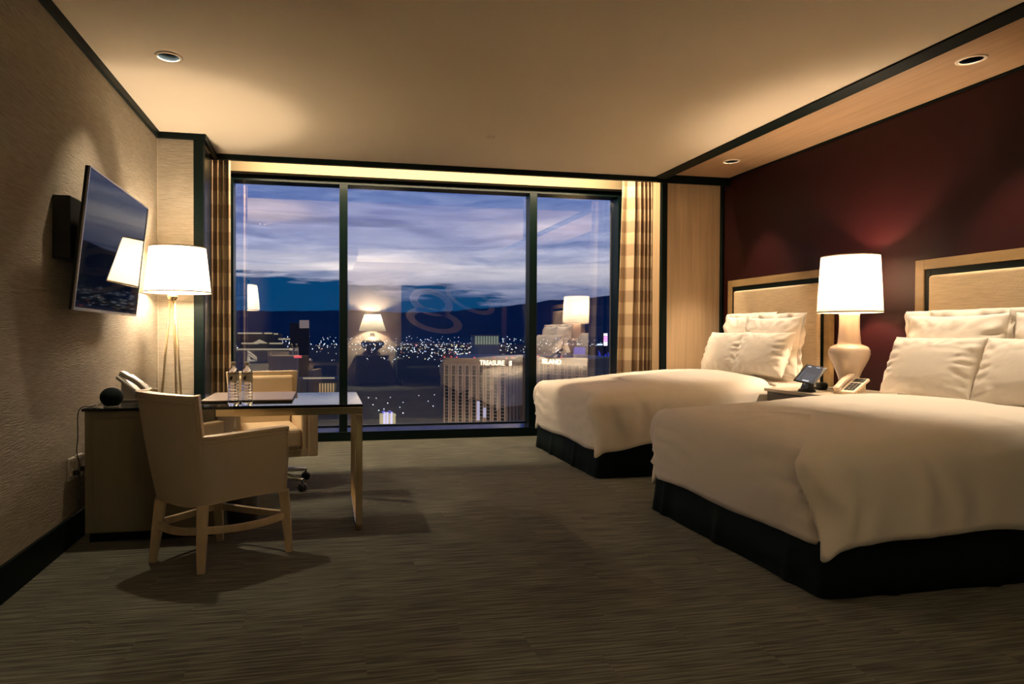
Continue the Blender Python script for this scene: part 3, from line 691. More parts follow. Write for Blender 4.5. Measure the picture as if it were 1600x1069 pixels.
# ------------------------------------------------------------------ beds
def bed(name, yc, hw, zf, zh, lab, lab_d, seed):
    xf, xh = 2.165, 4.25
    b = thing(name, (3.2, yc, 0), lab, 'bed')
    # skirt: pleated black cloth down to the carpet
    per = fillet([(xh, yc-hw+.02), (xf, yc-hw+.02), (xf, yc+hw-.02), (xh, yc+hw-.02)], [0, .06, .06, 0], 8)
    per = resample(per, 420)
    mb = MB(); vs = []; fs = []; n = len(per)
    for j, z in enumerate((0.004, .12, .25, .40)):
        for i in range(n):
            d = per[min(i+1, n-1)]-per[max(i-1, 0)]; d.normalize(); nn = Vector((d.y, -d.x))
            if nn.dot(per[i]-Vector((3.2, yc))) < 0: nn = -nn
            s_ = i/n*60
            wv = (.007*fbm(s_*.5, seed, 0, 2) + .012*max(0, math.sin(s_*1.05+seed))**12) * (1.25-z*2.6)
            vs.append((per[i]+nn*(wv - .11*z)).to_3d()+Vector((0, 0, z)))
    for j in range(3):
        for i in range(n-1): fs.append((j*n+i, j*n+i+1, (j+1)*n+i+1, (j+1)*n+i))
    sk = mb.add(vs, fs).build('bed_skirt', M['skirt'], b, smooth=True); so = sk.modifiers.new('solid', 'SOLIDIFY'); so.thickness = .004; so.offset = -1
    MB().rbox(xf+.07, xh, yc-hw+.09, yc+hw-.09, .06, .38, .03).build('box_spring', M['skirt'], b)
    # mattress with fitted sheet
    mt = MB(); bm_ = MB().rbox(xf+.03, xh+.02, yc-hw+.03, yc+hw-.03, .38, .40, .008, 2)
    def mfn(u, v): return None
    mz = lambda x: zf-.03 + (zh-zf-.02)*max(0, min(1, (x-2.6)/1.4))
    NX = 24
    top = []; 
    mbm = MB(); sect = [(-1, .38), (-1, .6), (-.985, .66), (-.95, .99), (-.5, 1.0), (0, 1.0), (.5, 1.0), (.95, .99), (.985, .66), (1, .6), (1, .38)]
    def sec(u, v):
        x = xf+.06+(xh-xf-.04)*v; k = u*(len(sect)-1); i = min(int(k), len(sect)-2); t = k-i
        q = sect[i][0]*(1-t)+sect[i+1][0]*t; hz = sect[i][1]*(1-t)+sect[i+1][1]*t
        z = hz if hz <= .6 else .6+(mz(x)-.6)*(hz-.6)/.4
        return Vector((x, yc+q*(hw-.035), z))
    mbm.grid(sec, 41, NX).build('mattress', M['linen'], b, smooth=True)
    # duvet: perimeter loft
    xe = 3.74
    P0 = fillet([(xe, yc-hw), (2.135, yc-hw), (2.135, yc+hw), (xe, yc+hw)], [0, .15, .15, 0], 14)
    NPp = 560
    P0 = resample(P0, NPp); tot = sum((P0[i+1]-P0[i]).length for i in range(NPp-1)); ds = tot/(NPp-1)
    side = xe-2.135
    s_corner = side - .0        # arc length where the near foot corner is (approx.)
    s_corner2 = tot - side
    spine0, spine1 = Vector((2.75, yc)), Vector((xe, yc))
    zt = lambda x: zf + (zh-zf)*smooth01((x-2.2)/1.5)
    prof = [(.032, None, 0), (.026, None, .07), (.020, None, .16), (.010, None, .25), (.004, None, .33), (-.001, None, .42), (-.004, None, .5), (-.004, None, .57), (-.002, None, .64), (.001, None, .70), (.004, None, .76), (.009, None, .815), (.016, None, .865), (.036, None, .935), (.066, None, .975), (.11, None, .996), (.18, None, 1.008), (.28, None, 1.016), (.40, None, 1.022), (.55, None, 1.026)]
    rings = []
    for (ins, _, hz) in prof:
        ring = []
        for i in range(NPp):
            s_ = i*ds; p = P0[i]; d = P0[min(i+1, NPp-1)]-P0[max(i-1, 0)]; d.normalize(); nn = Vector((-d.y, d.x)) 
            if nn.dot(p-Vector((3.0, yc))) < 0: nn = -nn
            q = Vector((max(spine0.x, min(spine1.x, p.x)), yc)); tq = min(1, ins/.55)
            near = s_ < tot*.5
            # distance along the perimeter from the crease (positive on the side drape)
            sc_ = s_corner - s_ if near else s_ - s_corner2
            hgt = max(0, hz)
            cre = -.115*smooth01((hgt-.1)/.75) if hgt < .95 else -.115
            e = sc_-cre-.02
            onside = smooth01(e/.014+.5)
            fadeh = 1-smooth01((hgt-.82)/.15)
            off = (.030*onside + .012*math.exp(-max(0, e)/.10)*onside - .022*math.exp(min(0, e)/.13)*(1-onside))*fadeh*smooth01((.97-hgt)/.2)*(1 if near else .2)
            # hem
            hem_side = .225+.05*smooth01(e/.5) + .010*math.sin(s_*9+seed)
            hem_side -= .05*math.exp(-(max(0, e-.015)/.035)**2)
            hem_foot = .225 + .035*smooth01((-e-.02)/.10)*0 + .03*smooth01((-e-.5)/1.0) + .008*math.sin(s_*7+seed)
            zhm = hem_foot*(1-onside)+hem_side*onside
            x_ = p.x
            z = zhm + (zt(x_)-zhm)*hgt
            if hgt > .999: z = zt(x_) + (hgt-1)*1.2
            insk = ins
            if hgt < .5: insk = ins*(1-onside*.75)
            base = p - nn*insk if ins <= .05 else (p-nn*.05).lerp(q, ((ins-.05)/.5)*.93)
            # wrinkles
            wr = 0
            if onside > .5:
                wr += .020*fadeh*math.exp(-max(0, e)/.55)*math.sin((e*30 - hgt*3.2 + 2*fbm(e*4, hgt*2, seed, 2))) * (0.35+.65*math.sin(PI*min(1, hgt*1.05)))
                wr += .006*fbm(e*6, hgt*1.5, seed+5, 2)*fadeh
            else:
                ed = -e
                wr += .015*fadeh*math.exp(-ed/.30)*math.sin(hgt*30 + 10*ed + 2.0*fbm(ed*5, hgt*3, seed+2, 2))*(1-smooth01((hgt-.55)/.3))
                wr += .004*fbm(ed*3, hgt*4, seed+9, 2)*fadeh
            pz = z
            if hgt > .9: pz += .006*fbm(base.x*3.2, base.y*6.5, seed, 3) + .004*fbm(base.x*11, base.y*3, seed+3, 2)
            v = (base + nn*(off+wr)).to_3d() + Vector((0, 0, pz))
            ring.append(v)
        rings.append(ring)
    vs = [v for r in rings for v in r]; fs = []
    for j in range(len(rings)-1):
        for i in range(NPp-1): fs.append((j*NPp+i, j*NPp+i+1, (j+1)*NPp+i+1, (j+1)*NPp+i))
    # close the top between near and far halves of the last ring
    base_i = (len(rings)-1)*NPp; h = NPp//2
    for i in range(h-1): fs.append((base_i+i, base_i+i+1, base_i+NPp-2-i, base_i+NPp-1-i))
    dv = MB().add(vs, fs).build('duvet', M['linen'], None, smooth=True)
    so = dv.modifiers.new('solid', 'SOLIDIFY'); so.thickness = .014; so.offset = -1
    tag(dv, lab_d, 'duvet', 'duvets')
    return b
bed('bed', 3.225, .79, .695, .765, 'near bed with a black pleated skirt, closest to the camera', 'white duvet draped over the near bed, its corner hanging in a point', 1.3)
bed('bed', 5.655, .80, .705, .800, 'far bed with a black pleated skirt, next to the window', 'white duvet draped over the far bed by the window', 4.7)

# pillows
def pillow(name, loc, wd, ht, th, lean, yaw, label, group, flange=0.0, seed=0, roll=0):
    """local x: along the bed width (Y), local y: up, local z: thickness (towards the foot)"""
    mx = Matrix.Translation(loc) @ Matrix.Rotation(yaw, 4, 'Z') @ Matrix(((0, 0, -1, 0), (-1, 0, 0, 0), (0, 1, 0, 0), (0, 0, 0, 1))) @ Matrix.Rotation(-lean, 4, 'X') @ Matrix.Rotation(roll, 4, 'Z')
    n = 45; vs = []; fs = []
    def pt(u, v, s_):
        a, b = abs(u), abs(v)
        t = max(0, 1-a**2.6)**.52*max(0, 1-b**2.6)**.52
        cx = 1-.055*(1-b**2)**1.0*a**4; cyy = 1-.06*(1-a**2)*b**4
        e = max(a, b)
        wr = .010*fbm(u*3.5+seed, v*3.5, s_*3, 3)*smooth01((e-.2)/.7)*(1-smooth01((e-.93)/.07))
        rad = .006*math.sin(18*math.atan2(v-.1, u)+seed*2+3*fbm(u*2, v*2, seed))*smooth01((e-.55)/.3)*(1-smooth01((e-.9)/.1))
        return Vector((u*wd/2*cx, ht/2+v*ht/2*cyy, s_*(t*th/2 + (wr+rad)*min(1, t*3) + .0025)))
    for s_ in (1, -1):
        for j in range(n):
            for i in range(n):
                vs.append(mx @ pt(2*i/(n-1)-1, 2*j/(n-1)-1, s_))
    N2 = n*n
    for s_ in (0, 1):
        for j in range(n-1):
            for i in range(n-1):
                a = s_*N2+j*n+i; f = (a, a+1, a+n+1, a+n); fs.append(f if s_ == 0 else f[::-1])
    edge = [i for i in range(n)] + [j*n+n-1 for j in range(1, n)] + [(n-1)*n+i for i in range(n-2, -1, -1)] + [j*n for j in range(n-2, 0, -1)]
    for k in range(len(edge)):
        a, b = edge[k], edge[(k+1) % len(edge)]; fs.append((b, a, a+N2, b+N2))
    p = thing(name, loc, label, 'pillow', group)
    MB().add(vs, fs).build('cushion', M['pillow'], p, smooth=True)
    if flange:
        out = []; 
        def rim(k, e_, s_):
            i = edge[k]; u = 2*(i % n)/(n-1)-1; v = 2*(i//n)/(n-1)-1
            q = pt(u, v, 1); c = Vector((u*(wd/2+e_), ht/2+v*(ht/2+e_), 0))
            q2 = Vector((q.x, q.y, 0)) if e_ == 0 else c + Vector((0, 0, .012*math.sin(k*.33+seed)+.006*math.sin(k*.9)))
            return mx @ (q2 + Vector((0, 0, s_*.002)))
        vs2 = []; ne = len(edge)
        for (e_, s_) in ((0, 1), (flange, 1), (flange, -1), (0, -1)):
            for k in range(ne): vs2.append(rim(k, e_, s_))
        fs2 = []
        for j in range(3):
            for k in range(ne): fs2.append((j*ne+k, j*ne+(k+1) % ne, (j+1)*ne+(k+1) % ne, (j+1)*ne+k))
        MB().add(vs2, fs2).build('flange', M['pillow'], p, smooth=True)
    return p
G1, G2 = 'pillows on the near bed', 'pillows on the far bed'
pillow('pillow', (4.13, 3.60, .765), .70, .56, .17, .10, 0, 'flanged sham on the near bed, standing at the back beside the lamp', G1, .03, 1)
pillow('pillow', (4.13, 2.87, .765), .70, .56, .17, .10, 0, 'flanged sham on the near bed, at the back right, cut by the frame edge', G1, .03, 2)
pillow('pillow', (3.90, 3.595, .770), .65, .42, .19, .34, 0, 'plain white pillow in front on the near bed, left one by the nightstand', G1, 0, 3)
pillow('pillow', (3.90, 2.945, .770), .65, .42, .19, .34, 0, 'plain white pillow in front on the near bed, right one at the frame edge', G1, 0, 4)
pillow('pillow', (4.17, 5.80, .80), .74, .57, .17, .10, 0, 'flanged sham on the far bed, back left by the oak panel', G2, .03, 5)
pillow('pillow', (4.06, 5.30, .80), .70, .55, .17, .12, .04, 'flanged sham on the far bed, back right and overlapping its neighbour', G2, .03, 6)
pillow('pillow', (3.88, 5.80, .805), .62, .42, .18, .32, 0, 'plain white pillow in front on the far bed, left one near the window', G2, 0, 7)
pillow('pillow', (3.84, 5.19, .805), .66, .42, .18, .34, .03, 'plain white pillow in front on the far bed, right one nearest the tablet', G2, 0, 8)

# headboards
def headboard(yc, y0, y1, ztop, label):
    t = thing('headboard', (4.36, yc, .4), label, 'headboard', 'upholstered headboards')
    f = .072; X0, X1 = 4.335, 4.38
    MB().box(X0, X1, y0, y0+f, .40, ztop).box(X0, X1, y1-f, y1, .40, ztop).box(X0, X1, y0+f, y1-f, ztop-f, ztop).build('frame', M['oakframe'], t, bevel=.003)
    g = .048
    MB().box(X0+.008, X1, y0+f, y0+f+g, .40, ztop-f).box(X0+.008, X1, y1-f-g, y1-f, .40, ztop-f).box(X0+.008, X1, y0+f+g, y1-f-g, ztop-f-g, ztop-f).build('inner_moulding', M['black'], t, bevel=.003)
    MB().rbox(4.315, X1, y0+f+g, y1-f-g, .40, ztop-f-g, .022, 4).build('panel', M['grass'], t)
headboard(3.27, 2.50, 4.055, 1.735, 'grasscloth headboard in a golden wood frame behind the near bed')
headboard(5.60, 4.872, 6.325, 1.765, 'grasscloth headboard in a golden wood frame behind the far bed')

# ------------------------------------------------------------------ nightstand and what stands on it
ns = thing('nightstand', (4.0, 4.43, 0), 'dark wooden nightstand with a pale top between the two beds', 'nightstand')
MB().box(3.66, 4.36, 4.07, 4.79, .08, .705).build('carcass', M['nightwood'], ns, bevel=.003)
MB().rbox(3.64, 4.37, 4.055, 4.805, .705, .73, .004, 2).build('top', M['stone'], ns)
MB().box(3.70, 4.33, 4.10, 4.76, 0, .08).build('plinth', M['black'], ns)
for z0 in (.10, .40):
    dr = MB().box(3.645, 3.66, 4.09, 4.77, z0, z0+.29).build('drawer', M['nightwood'], ns, bevel=.003)
    k_ = MB().lathe([(0, 0), (.012, .002), (.014, .012), (0, .018)], 16, 0, 0, cap=False, mx=Matrix.Translation((3.645, 4.43, z0+.16)) @ Matrix.Rotation(-PI/2, 4, 'Y')).build('knob', M['brass'], dr, smooth=True)
    k_.matrix_parent_inverse = Matrix.Identity(4)
LX, LY, LZ = 4.085, 4.393, .73
tl = thing('table_lamp', (LX, LY, LZ), 'lit table lamp with a cream vase-shaped ceramic base and drum shade on the nightstand', 'lamp')
ctl = [(.0, .731), (.088, .731), (.092, .738), (.092, .752), (.080, .760), (.070, .80), (.073, .84), (.088, .885), (.113, .94), (.136, .99), (.146, 1.03), (.143, 1.062), (.130, 1.085), (.106, 1.099), (.088, 1.104), (.082, 1.112), (.079, 1.135), (.074, 1.19), (.071, 1.25), (.071, 1.33), (.074, 1.355), (.0, 1.36)]
MB().lathe(ctl, 56, LX, LY, cap=False).build('lamp_base', M['ceramic'], tl, smooth=True)
shade('lamp_shade', [(.226, 1.355), (.203, 1.803)], M['shade2'], tl, LX, LY)
MB().lathe([(.2268, 1.354), (.2278, 1.358), (.2262, 1.365)], 56, LX, LY, cap=False).build('shade_trim', M['shadetrim'], tl, smooth=True)
MB().lathe([(.2035, 1.797), (.2045, 1.803), (.2025, 1.806)], 56, LX, LY, cap=False).build('shade_trim', M['shadetrim'], tl, smooth=True)
MB().lathe([(.0, 1.36), (.012, 1.36), (.012, 1.47), (.02, 1.475), (.02, 1.503), (0, 1.505)], 16, LX, LY, cap=False).build('socket', M['brass'], tl, smooth=True)
for k in range(3):
    a = 2*PI*k/3+.4
    MB().tube([(LX+.012*math.cos(a), LY+.012*math.sin(a), 1.505), (LX+.203*math.cos(a), LY+.203*math.sin(a), 1.797)], .0025, 6).build('shade_spoke', M['brass'], tl)
MB().lathe([(.0, 1.505), (.022, 1.51), (.03, 1.53), (.022, 1.545), (0, 1.548)], 20, LX, LY, cap=False).build('bulb', emis('bulb_glow_warm', (1, .7, .4), 6.0), tl, smooth=True)
point('table_lamp_light', (LX, LY, 1.60), P_BED_LAMP, .045, WARM2)
# tablet on a swivel base
tb = thing('tablet', (3.74, 4.42, .73), 'black tablet tilted on a wedge stand at the front of the nightstand', 'tablet')
MB().lathe([(.0, .731), (.062, .731), (.064, .738), (.052, .752), (.0, .756)], 32, 3.745, 4.44, cap=False).build('stand_base', M['black_pl'], tb, smooth=True)
MB().tube([(3.755, 4.45, .745), (3.765, 4.45, .80), (3.775, 4.45, .86)], 0, flat=[(.045, .028), (.034, .02), (.03, .015)]).build('stand_neck', M['black_pl'], tb, bevel=.005)
p0 = Vector((3.62, 4.44, .822)); pr_ = Vector((3.691, 4.30, .797)) - p0; pu = Vector((3.80, 4.50, .945)) - p0
exx = pr_.normalized(); eyy = (pu - pu.dot(exx)*exx).normalized(); enn = exx.cross(eyy)
tbm = Matrix((exx, eyy, enn)).transposed().to_4x4(); tbm.translation = p0
TW, TH = pr_.length, (pu - pu.dot(exx)*exx).length
MB().rbox(0, TW, 0, TH, -.010, 0, .004, 2, tbm).build('housing', M['black_pl'], tb)
MB().box(.016, TW-.016, .012, TH-.012, -.001, .0008, tbm).build('screen', mat('lit_tablet_screen', (.01, .01, .012), .1, emit=(.075, .08, .092), estr=1.0), tb)
ui = emis('screen_white', (.62, .62, .66), 1.0); ui2 = emis('screen_grey', (.22, .23, .26), 1.0)
MB().box(.06, TW-.05, .016, .032, .0009, .0012, tbm).build('screen_bar', ui, tb)
MB().box(.028, .050, TH-.034, TH-.020, .0009, .0012, tbm).build('screen_icon', ui, tb)
MB().box(.085, .115, TH-.026, TH-.019, .0009, .0012, tbm).build('screen_icon', ui, tb)
for k in range(7): MB().box(.022, .028, .024+k*.016, .030+k*.016, .0009, .0012, tbm).build('screen_icon', ui2, tb)
for k in range(5): MB().box(.045, TW-.035, .046+k*.015, .048+k*.015, .0009, .0012, tbm).build('screen_line', ui2, tb)
phone('bedside_telephone', Vector((3.845, 4.185, .73)), .30, 'ivory telephone with black keys in front of the table lamp', M['cream_pl'], .21, .15, .02, .118)
bd_ = thing('bedside_device', (3.98, 4.56, .73), 'small black rounded device beside the ceramic lamp base on the nightstand', 'device')
MB().rbox(3.94, 4.03, 4.53, 4.62, .7305, .79, .022, 4).build('body', M['black_pl'], bd_, smooth=True)
MB().lathe([(.0, 0), (.012, .001), (.012, .004), (0, .005)], 16, 0, 0, cap=False, mx=Matrix.Translation((3.939, 4.575, .765)) @ Matrix.Rotation(-PI/2, 4, 'Y')).build('button', M['silver'], bd_, smooth=True)
cb_ = MB().tube(smoothpath([(3.84, 4.55, .736), (3.93, 4.65, .740), (4.05, 4.66, .736), (4.14, 4.62, .736), (4.2, 4.55, .736), (4.28, 4.6, .736)]), .005, 8).build('cable', M['black_pl'], smooth=True)
tag(cb_, 'black cable trailing across the nightstand behind the tablet', 'cable')

# ------------------------------------------------------------------ behind the camera, mirrored in the glass
ch = thing('chest', (1.07, -.45, 0), 'dark chest against the rear wall, seen mirrored in the window', 'chest')
MB().box(.71, 1.42, -.77, -.20, .05, .655).build('carcass', M['darkcab'], ch, bevel=.004)
MB().box(.69, 1.44, -.78, -.18, .655, .675).build('top', M['nightwood'], ch)
for z0 in (.07, .265, .46): MB().box(.73, 1.40, -.20, -.185, z0, z0+.18).build('drawer', M['darkcab'], ch, bevel=.003)
MB().box(.74, 1.39, -.75, -.22, 0, .05).build('plinth', M['black'], ch)
gl = thing('gourd_lamp', (1.07, -.47, .675), 'lit lamp with a wide gourd base and tapered shade, mirrored in the window', 'lamp')
MB().lathe([(.0, .676), (.105, .676), (.105, .70), (.10, .76), (.14, .80), (.225, .85), (.27, .92), (.262, .98), (.20, 1.04), (.11, 1.085), (.06, 1.11), (.05, 1.16), (.055, 1.20), (.0, 1.20)], 40, 1.07, -.47, cap=False).build('lamp_base', M['darkceramic'], gl, smooth=True)
shade('lamp_shade', [(.315, 1.235), (.19, 1.615)], M['shade3'], gl, 1.07, -.47)
point('gourd_lamp_light', (1.07, -.47, 1.50), P_REAR_LAMP, .04, (1.0, .90, .72))
ar = thing('artwork', (3.0, -.79, 1.6), 'large dark canvas with pale overlapping rings on the rear wall, mirrored in the window', 'picture')
MB().box(1.78, 4.25, -.79, -.765, .98, 2.32).build('canvas', M['art'], ar)
def ellring(cx, cz, a, b, rot, wdt):
    n = 48; vs = []; fs = []
    for k in range(n):
        q = 2*PI*k/n
        for (s_, yy) in ((1, -.765), (1, -.75), (1-wdt, -.75), (1-wdt, -.765)):
            x, z = a*s_*math.cos(q), b*(s_ - (0 if s_ == 1 else .08))*math.sin(q)
            vs.append((cx+x*math.cos(rot)-z*math.sin(rot), yy, cz+x*math.sin(rot)+z*math.cos(rot)))
    for k in range(n):
        for j in range(4): a_, b_ = k*4+j, k*4+(j+1) % 4; c_, d_ = ((k+1) % n)*4+(j+1) % 4, ((k+1) % n)*4+j; fs.append((a_, b_, c_, d_))
    MB().add(vs, fs).build('ring', M['artring'], ar)
ellring(2.50, 1.93, .54, .31, -.28, .36); ellring(2.57, 1.49, .70, .28, -.22, .30); ellring(3.45, 2.0, .66, .26, -.42, .22)
sf = thing('sofa', (2.2, .15, 0), 'dark upholstered sofa by the rear wall, mirrored in the window', 'sofa')
MB().rbox(1.62, 3.6, -.68, .12, .16, .42, .05).build('seat', M['sofa'], sf)
MB().rbox(1.62, 3.6, -.74, -.48, .38, .90, .06).build('backrest', M['sofa'], sf)
for x0 in (1.58, 3.46): MB().rbox(x0, x0+.18, -.72, .12, .14, .62, .05).build('arm', M['sofa'], sf)
for x0 in (1.66, 3.5):
    for y0 in (-.66, .04): MB().tube([(x0, y0, .17), (x0, y0, 0)], .02, 8).build('leg', M['black'], sf)

# ------------------------------------------------------------------ the city outside
ZG = -150.0
Mg = mat('city_ground', (.012, .02, .028), .9, vary=((.004, .004, .004), 1.0, .5))
struct('ground', MB().box(-9000, 14000, 120, 16000, ZG-2, ZG), Mg)
Mm = mat('distant_mountain', (.001, .105, .185), 1.0, spec=0, vary=((.0006, .0006, .002), 1.0, .8))  # blue of distance haze is mixed into this base colour
def ridge():
    prof_ = [(-6000, 380), (-1617, 383), (368, 426), (1560, 402), (2298, 421), (3052, 490), (3955, 587), (4349, 680), (5219, 720), (5766, 814), (7200, 900), (9500, 700), (13000, 500)]
    mb = MB()
    def hz(x):
        for i in range(len(prof_)-1):
            if prof_[i][0] <= x <= prof_[i+1][0]:
                t = (x-prof_[i][0])/(prof_[i+1][0]-prof_[i][0]); return prof_[i][1]*(1-t)+prof_[i+1][1]*t
        return 400
    def fn(u, v):
        x = -6000+19000*u; h = hz(x)+35*fbm(x*.0012, 3, 0, 4)
        t = [0, .25, .55, 1.0, .5, 0][v_i(v)]; y = [8500, 9800, 11000, 12000, 13500, 15000][v_i(v)]
        return Vector((x, y, ZG + (h-ZG)*t + (90*fbm(x*.001, y*.001, 5, 3) if 0 < v_i(v) < 3 else 0)))
    def v_i(v): return int(round(v*5))
    return mb.grid(fn, 260, 6)
tag(ridge().build('mountain_range', Mm, smooth=True), 'dark blue mountain range along the horizon beyond the city', 'mountain')

# hotel tower with lit lettering
Mt_wall = mat('tower_wall', (.30, .215, .145), .9); Mt_pil = mat('tower_pilaster', (.55, .42, .30), .8); Mt_win = mat('tower_window', (.02, .03, .035), .2)
Mt_win_lit = emis('lit_tower_window', (.85, .75, 1.0), .9); M_sign = emis('sign_glow', (1.0, .86, .58), 3.2); M_red = emis('beacon_red', (1, .12, .12), 2.0)
tw = thing('hotel_tower', (170, 640, ZG), 'tall pale hotel tower with columns of windows and lit rooftop lettering', 'building')
ZT = -21.5
plan = [(118, 640), (174, 604), (208, 668), (224, 655), (258, 600), (300, 640), (300, 720), (170, 740), (130, 700)]
MB().prism(plan, ZG, ZT-3).build('tower_body', Mt_wall, tw)
MB().prism([(118, 639), (174.3, 603), (208, 667), (224, 654), (258, 599), (301, 640), (301, 721), (170, 741), (129, 701)], ZT-3, ZT-1.6).build('cornice', Mt_pil, tw)
MB().prism([(117, 644), (124, 640), (131, 650), (124, 656)], ZT-3, ZT+1.8).build('corner_turret', Mt_wall, tw)
def facade(a, b, n, rows):
    a, b = Vector(a), Vector(b); d = (b-a); ln = d.length; d.normalize(); nn = Vector((d.y, -d.x))
    if nn.y > 0: nn = -nn
    pil = MB(); wn = MB(); cell = ln/n
    def quadbox(mb, s0, s1, z0, z1, o0, o1):
        p = [a+d*s0+nn*o0, a+d*s1+nn*o0, a+d*s1+nn*o1, a+d*s0+nn*o1]
        mb.add([(q.x, q.y, z0) for q in p]+[(q.x, q.y, z1) for q in p], FB)
    for k in range(n):
        c = (k+.5)*cell; hw = cell*.26
        quadbox(pil, c-hw-cell*.11, c-hw, ZG+40, ZT-8.5, -.2, .7); quadbox(pil, c+hw, c+hw+cell*.11, ZG+40, ZT-8.5, -.2, .7)
        quadbox(pil, c-hw-cell*.11, c+hw+cell*.11, ZT-8.5, ZT-7.6, -.2, .7)
        for r in range(rows):
            z1 = ZT-10-r*3.35; quadbox(wn, c-hw+.25, c+hw-.25, z1-2.5, z1, -.2, .15)
    return pil, wn
for (a, b, n) in (((118, 640), (174, 604), 9), ((174, 604), (208, 668), 4), ((224, 655), (258, 600), 7)):
    pil, wn = facade(a, b, n, 28)
    pil.build('pilasters', Mt_pil, tw, kind='stuff'); wn.build('windows', Mt_win, tw, kind='stuff')
bd = MB()
for (a, b) in (((118, 640), (174, 604)), ((174, 604), (208, 668)), ((224, 655), (258, 600))):
    a, b = Vector(a), Vector(b); d = (b-a).normalized(); nn = Vector((d.y, -d.x)); nn = -nn if nn.y > 0 else nn
    p = [a, b, b+nn*.9, a+nn*.9]; bd.add([(q.x, q.y, ZT-19.6) for q in p]+[(q.x, q.y, ZT-18.6) for q in p], FB)
bd.build('band_course', Mt_pil, tw)
def text(body, size, loc, rz, m_, parent, name='lettering', width=None):
    cu = bpy.data.curves.new(name, 'FONT'); cu.body = body; cu.size = size; cu.extrude = .15; cu.offset = size*.018; cu.align_x = 'LEFT'
    ob = bpy.data.objects.new('tmp', cu); C.objects.link(ob)
    dg = bpy.context.evaluated_depsgraph_get(); me = bpy.data.meshes.new_from_object(ob.evaluated_get(dg))
    bpy.data.objects.remove(ob)
    xs = [v.co.x for v in me.vertices]; sx = width/(max(xs)-min(xs)) if width else 1
    mx = Matrix.Translation(loc) @ Matrix.Rotation(rz, 4, 'Z') @ Matrix.Rotation(PI/2, 4, 'X') @ Matrix.Scale(sx, 4, (1, 0, 0)) @ Matrix.Translation((-min(xs), 0, 0))
    me.transform(mx); me.materials.clear(); me.materials.append(m_)
    o = bpy.data.objects.new(name, me); C.objects.link(o); o.parent = parent; o.matrix_parent_inverse = Matrix.Translation(-parent.location)
    return o
rz1 = math.atan2(604-640, 174-118)
d1 = Vector((math.cos(rz1), math.sin(rz1), 0)); n1_ = Vector((d1.y, -d1.x, 0)); n1_ = -n1_ if n1_.y > 0 else n1_
q0 = Vector((118, 640, 0))+d1*39.5+n1_*1.3
text('TREASURE', 6.6, (q0.x, q0.y, ZT-8.2), rz1, M_sign, tw, width=25.5)
rz2 = math.atan2(668-604, 208-174); d2 = Vector((math.cos(rz2), math.sin(rz2), 0)); n2_ = Vector((d2.y, -d2.x, 0)); n2_ = -n2_ if n2_.y > 0 else n2_
q1 = Vector((174, 604, 0))+d2*9+n2_*1.3
text('IS', 6.4, (q1.x, q1.y, ZT-9.0), rz2, M_sign, tw, width=11)
rz3 = math.atan2(600-655, 258-224); d3 = Vector((math.cos(rz3), math.sin(rz3), 0)); n3_ = Vector((d3.y, -d3.x, 0)); n3_ = -n3_ if n3_.y > 0 else n3_
q2_ = Vector((224, 655, 0))+d3*6.5+n3_*1.3
text('ISLAND', 6.8, (q2_.x, q2_.y, ZT-8.6), rz3, M_sign, tw, width=25)
rb = MB()
for (x, y) in ((119, 640), (126, 640), (130, 632), (146, 622), (163, 611), (174, 604), (186, 626), (224, 655), (240, 629)):
    rb.box(x-.5, x+.5, y-1.2, y-.2, ZT-1.6, ZT-.4)
rb.build('roof_beacons', M_red, tw, kind='stuff')
sl_ = MB(); 
for (s0, z0, z1) in ((36.5, -85, -66), (43.2, -82, -72)):
    p = [Vector((118, 640))+d1.to_2d()*s0+n1_.to_2d()*.8, Vector((118, 640))+d1.to_2d()*(s0+3)+n1_.to_2d()*.8, Vector((118, 640))+d1.to_2d()*(s0+3)+n1_.to_2d()*1.2, Vector((118, 640))+d1.to_2d()*s0+n1_.to_2d()*1.2]
    sl_.add([(q.x, q.y, z0) for q in p]+[(q.x, q.y, z1) for q in p], FB)
sl_.build('lit_bays', Mt_win_lit, tw)
def flood(name, loc, target, p, sx, sy_, colr):
    d = bpy.data.lights.new(name, 'AREA'); d.shape = 'RECTANGLE'; d.size = sx; d.size_y = sy_; d.energy = p; d.color = colr
    o = bpy.data.objects.new(name, d); C.objects.link(o); o.location = loc; o.rotation_euler = (Vector(target)-Vector(loc)).to_track_quat('-Z', 'Y').to_euler()
flood('tower_floodlight', (120, 540, ZG+6), (160, 630, -80), 120000, 90, 10, (1, .72, .48))

# neighbouring complex with lit cornices
M_corn = emis('lit_cornice', (1.0, .80, .55), .55); Mw2 = mat('grey_stucco', (.09, .085, .085), .9); Mw3 = mat('pale_stucco', (.22, .19, .17), .9)
cx_ = thing('resort_building', (-30, 470, ZG), 'stepped resort building with lit cornices and a pediment, left of the tower', 'building')
MB().box(-64, -20, 452, 500, ZG, -10).build('wing', Mw3, cx_); MB().box(-58, -28, 458, 496, -10, -6).build('attic', Mw2, cx_); MB().box(-62, -32, 470, 500, -6, .6).build('penthouse', Mw2, cx_)
MB().box(-47, 12, 440, 452, ZG, -29).build('front_wing', Mw3, cx_); MB().box(-16, 8, 430, 440, ZG, -30).build('colonnade_block', Mw2, cx_)
for (x0, x1, y, z) in ((-60.6, -44, 469.5, 1.0), (-42.5, -37, 469.5, 1.0), (-36, -33, 469.5, .6), (-32, -24, 457.5, -3.0), (-56.5, -45.5, 457.5, -6), (-38, -29, 457.5, -6), (-58.6, -22.1, 451.5, -9.9), (-46, -24, 439.5, -28.4), (-14.4, 6, 429.5, -28.4)):
    MB().box(x0, x1, y-.5, y, z-.5, z+.5).build('cornice_light', M_corn, cx_)
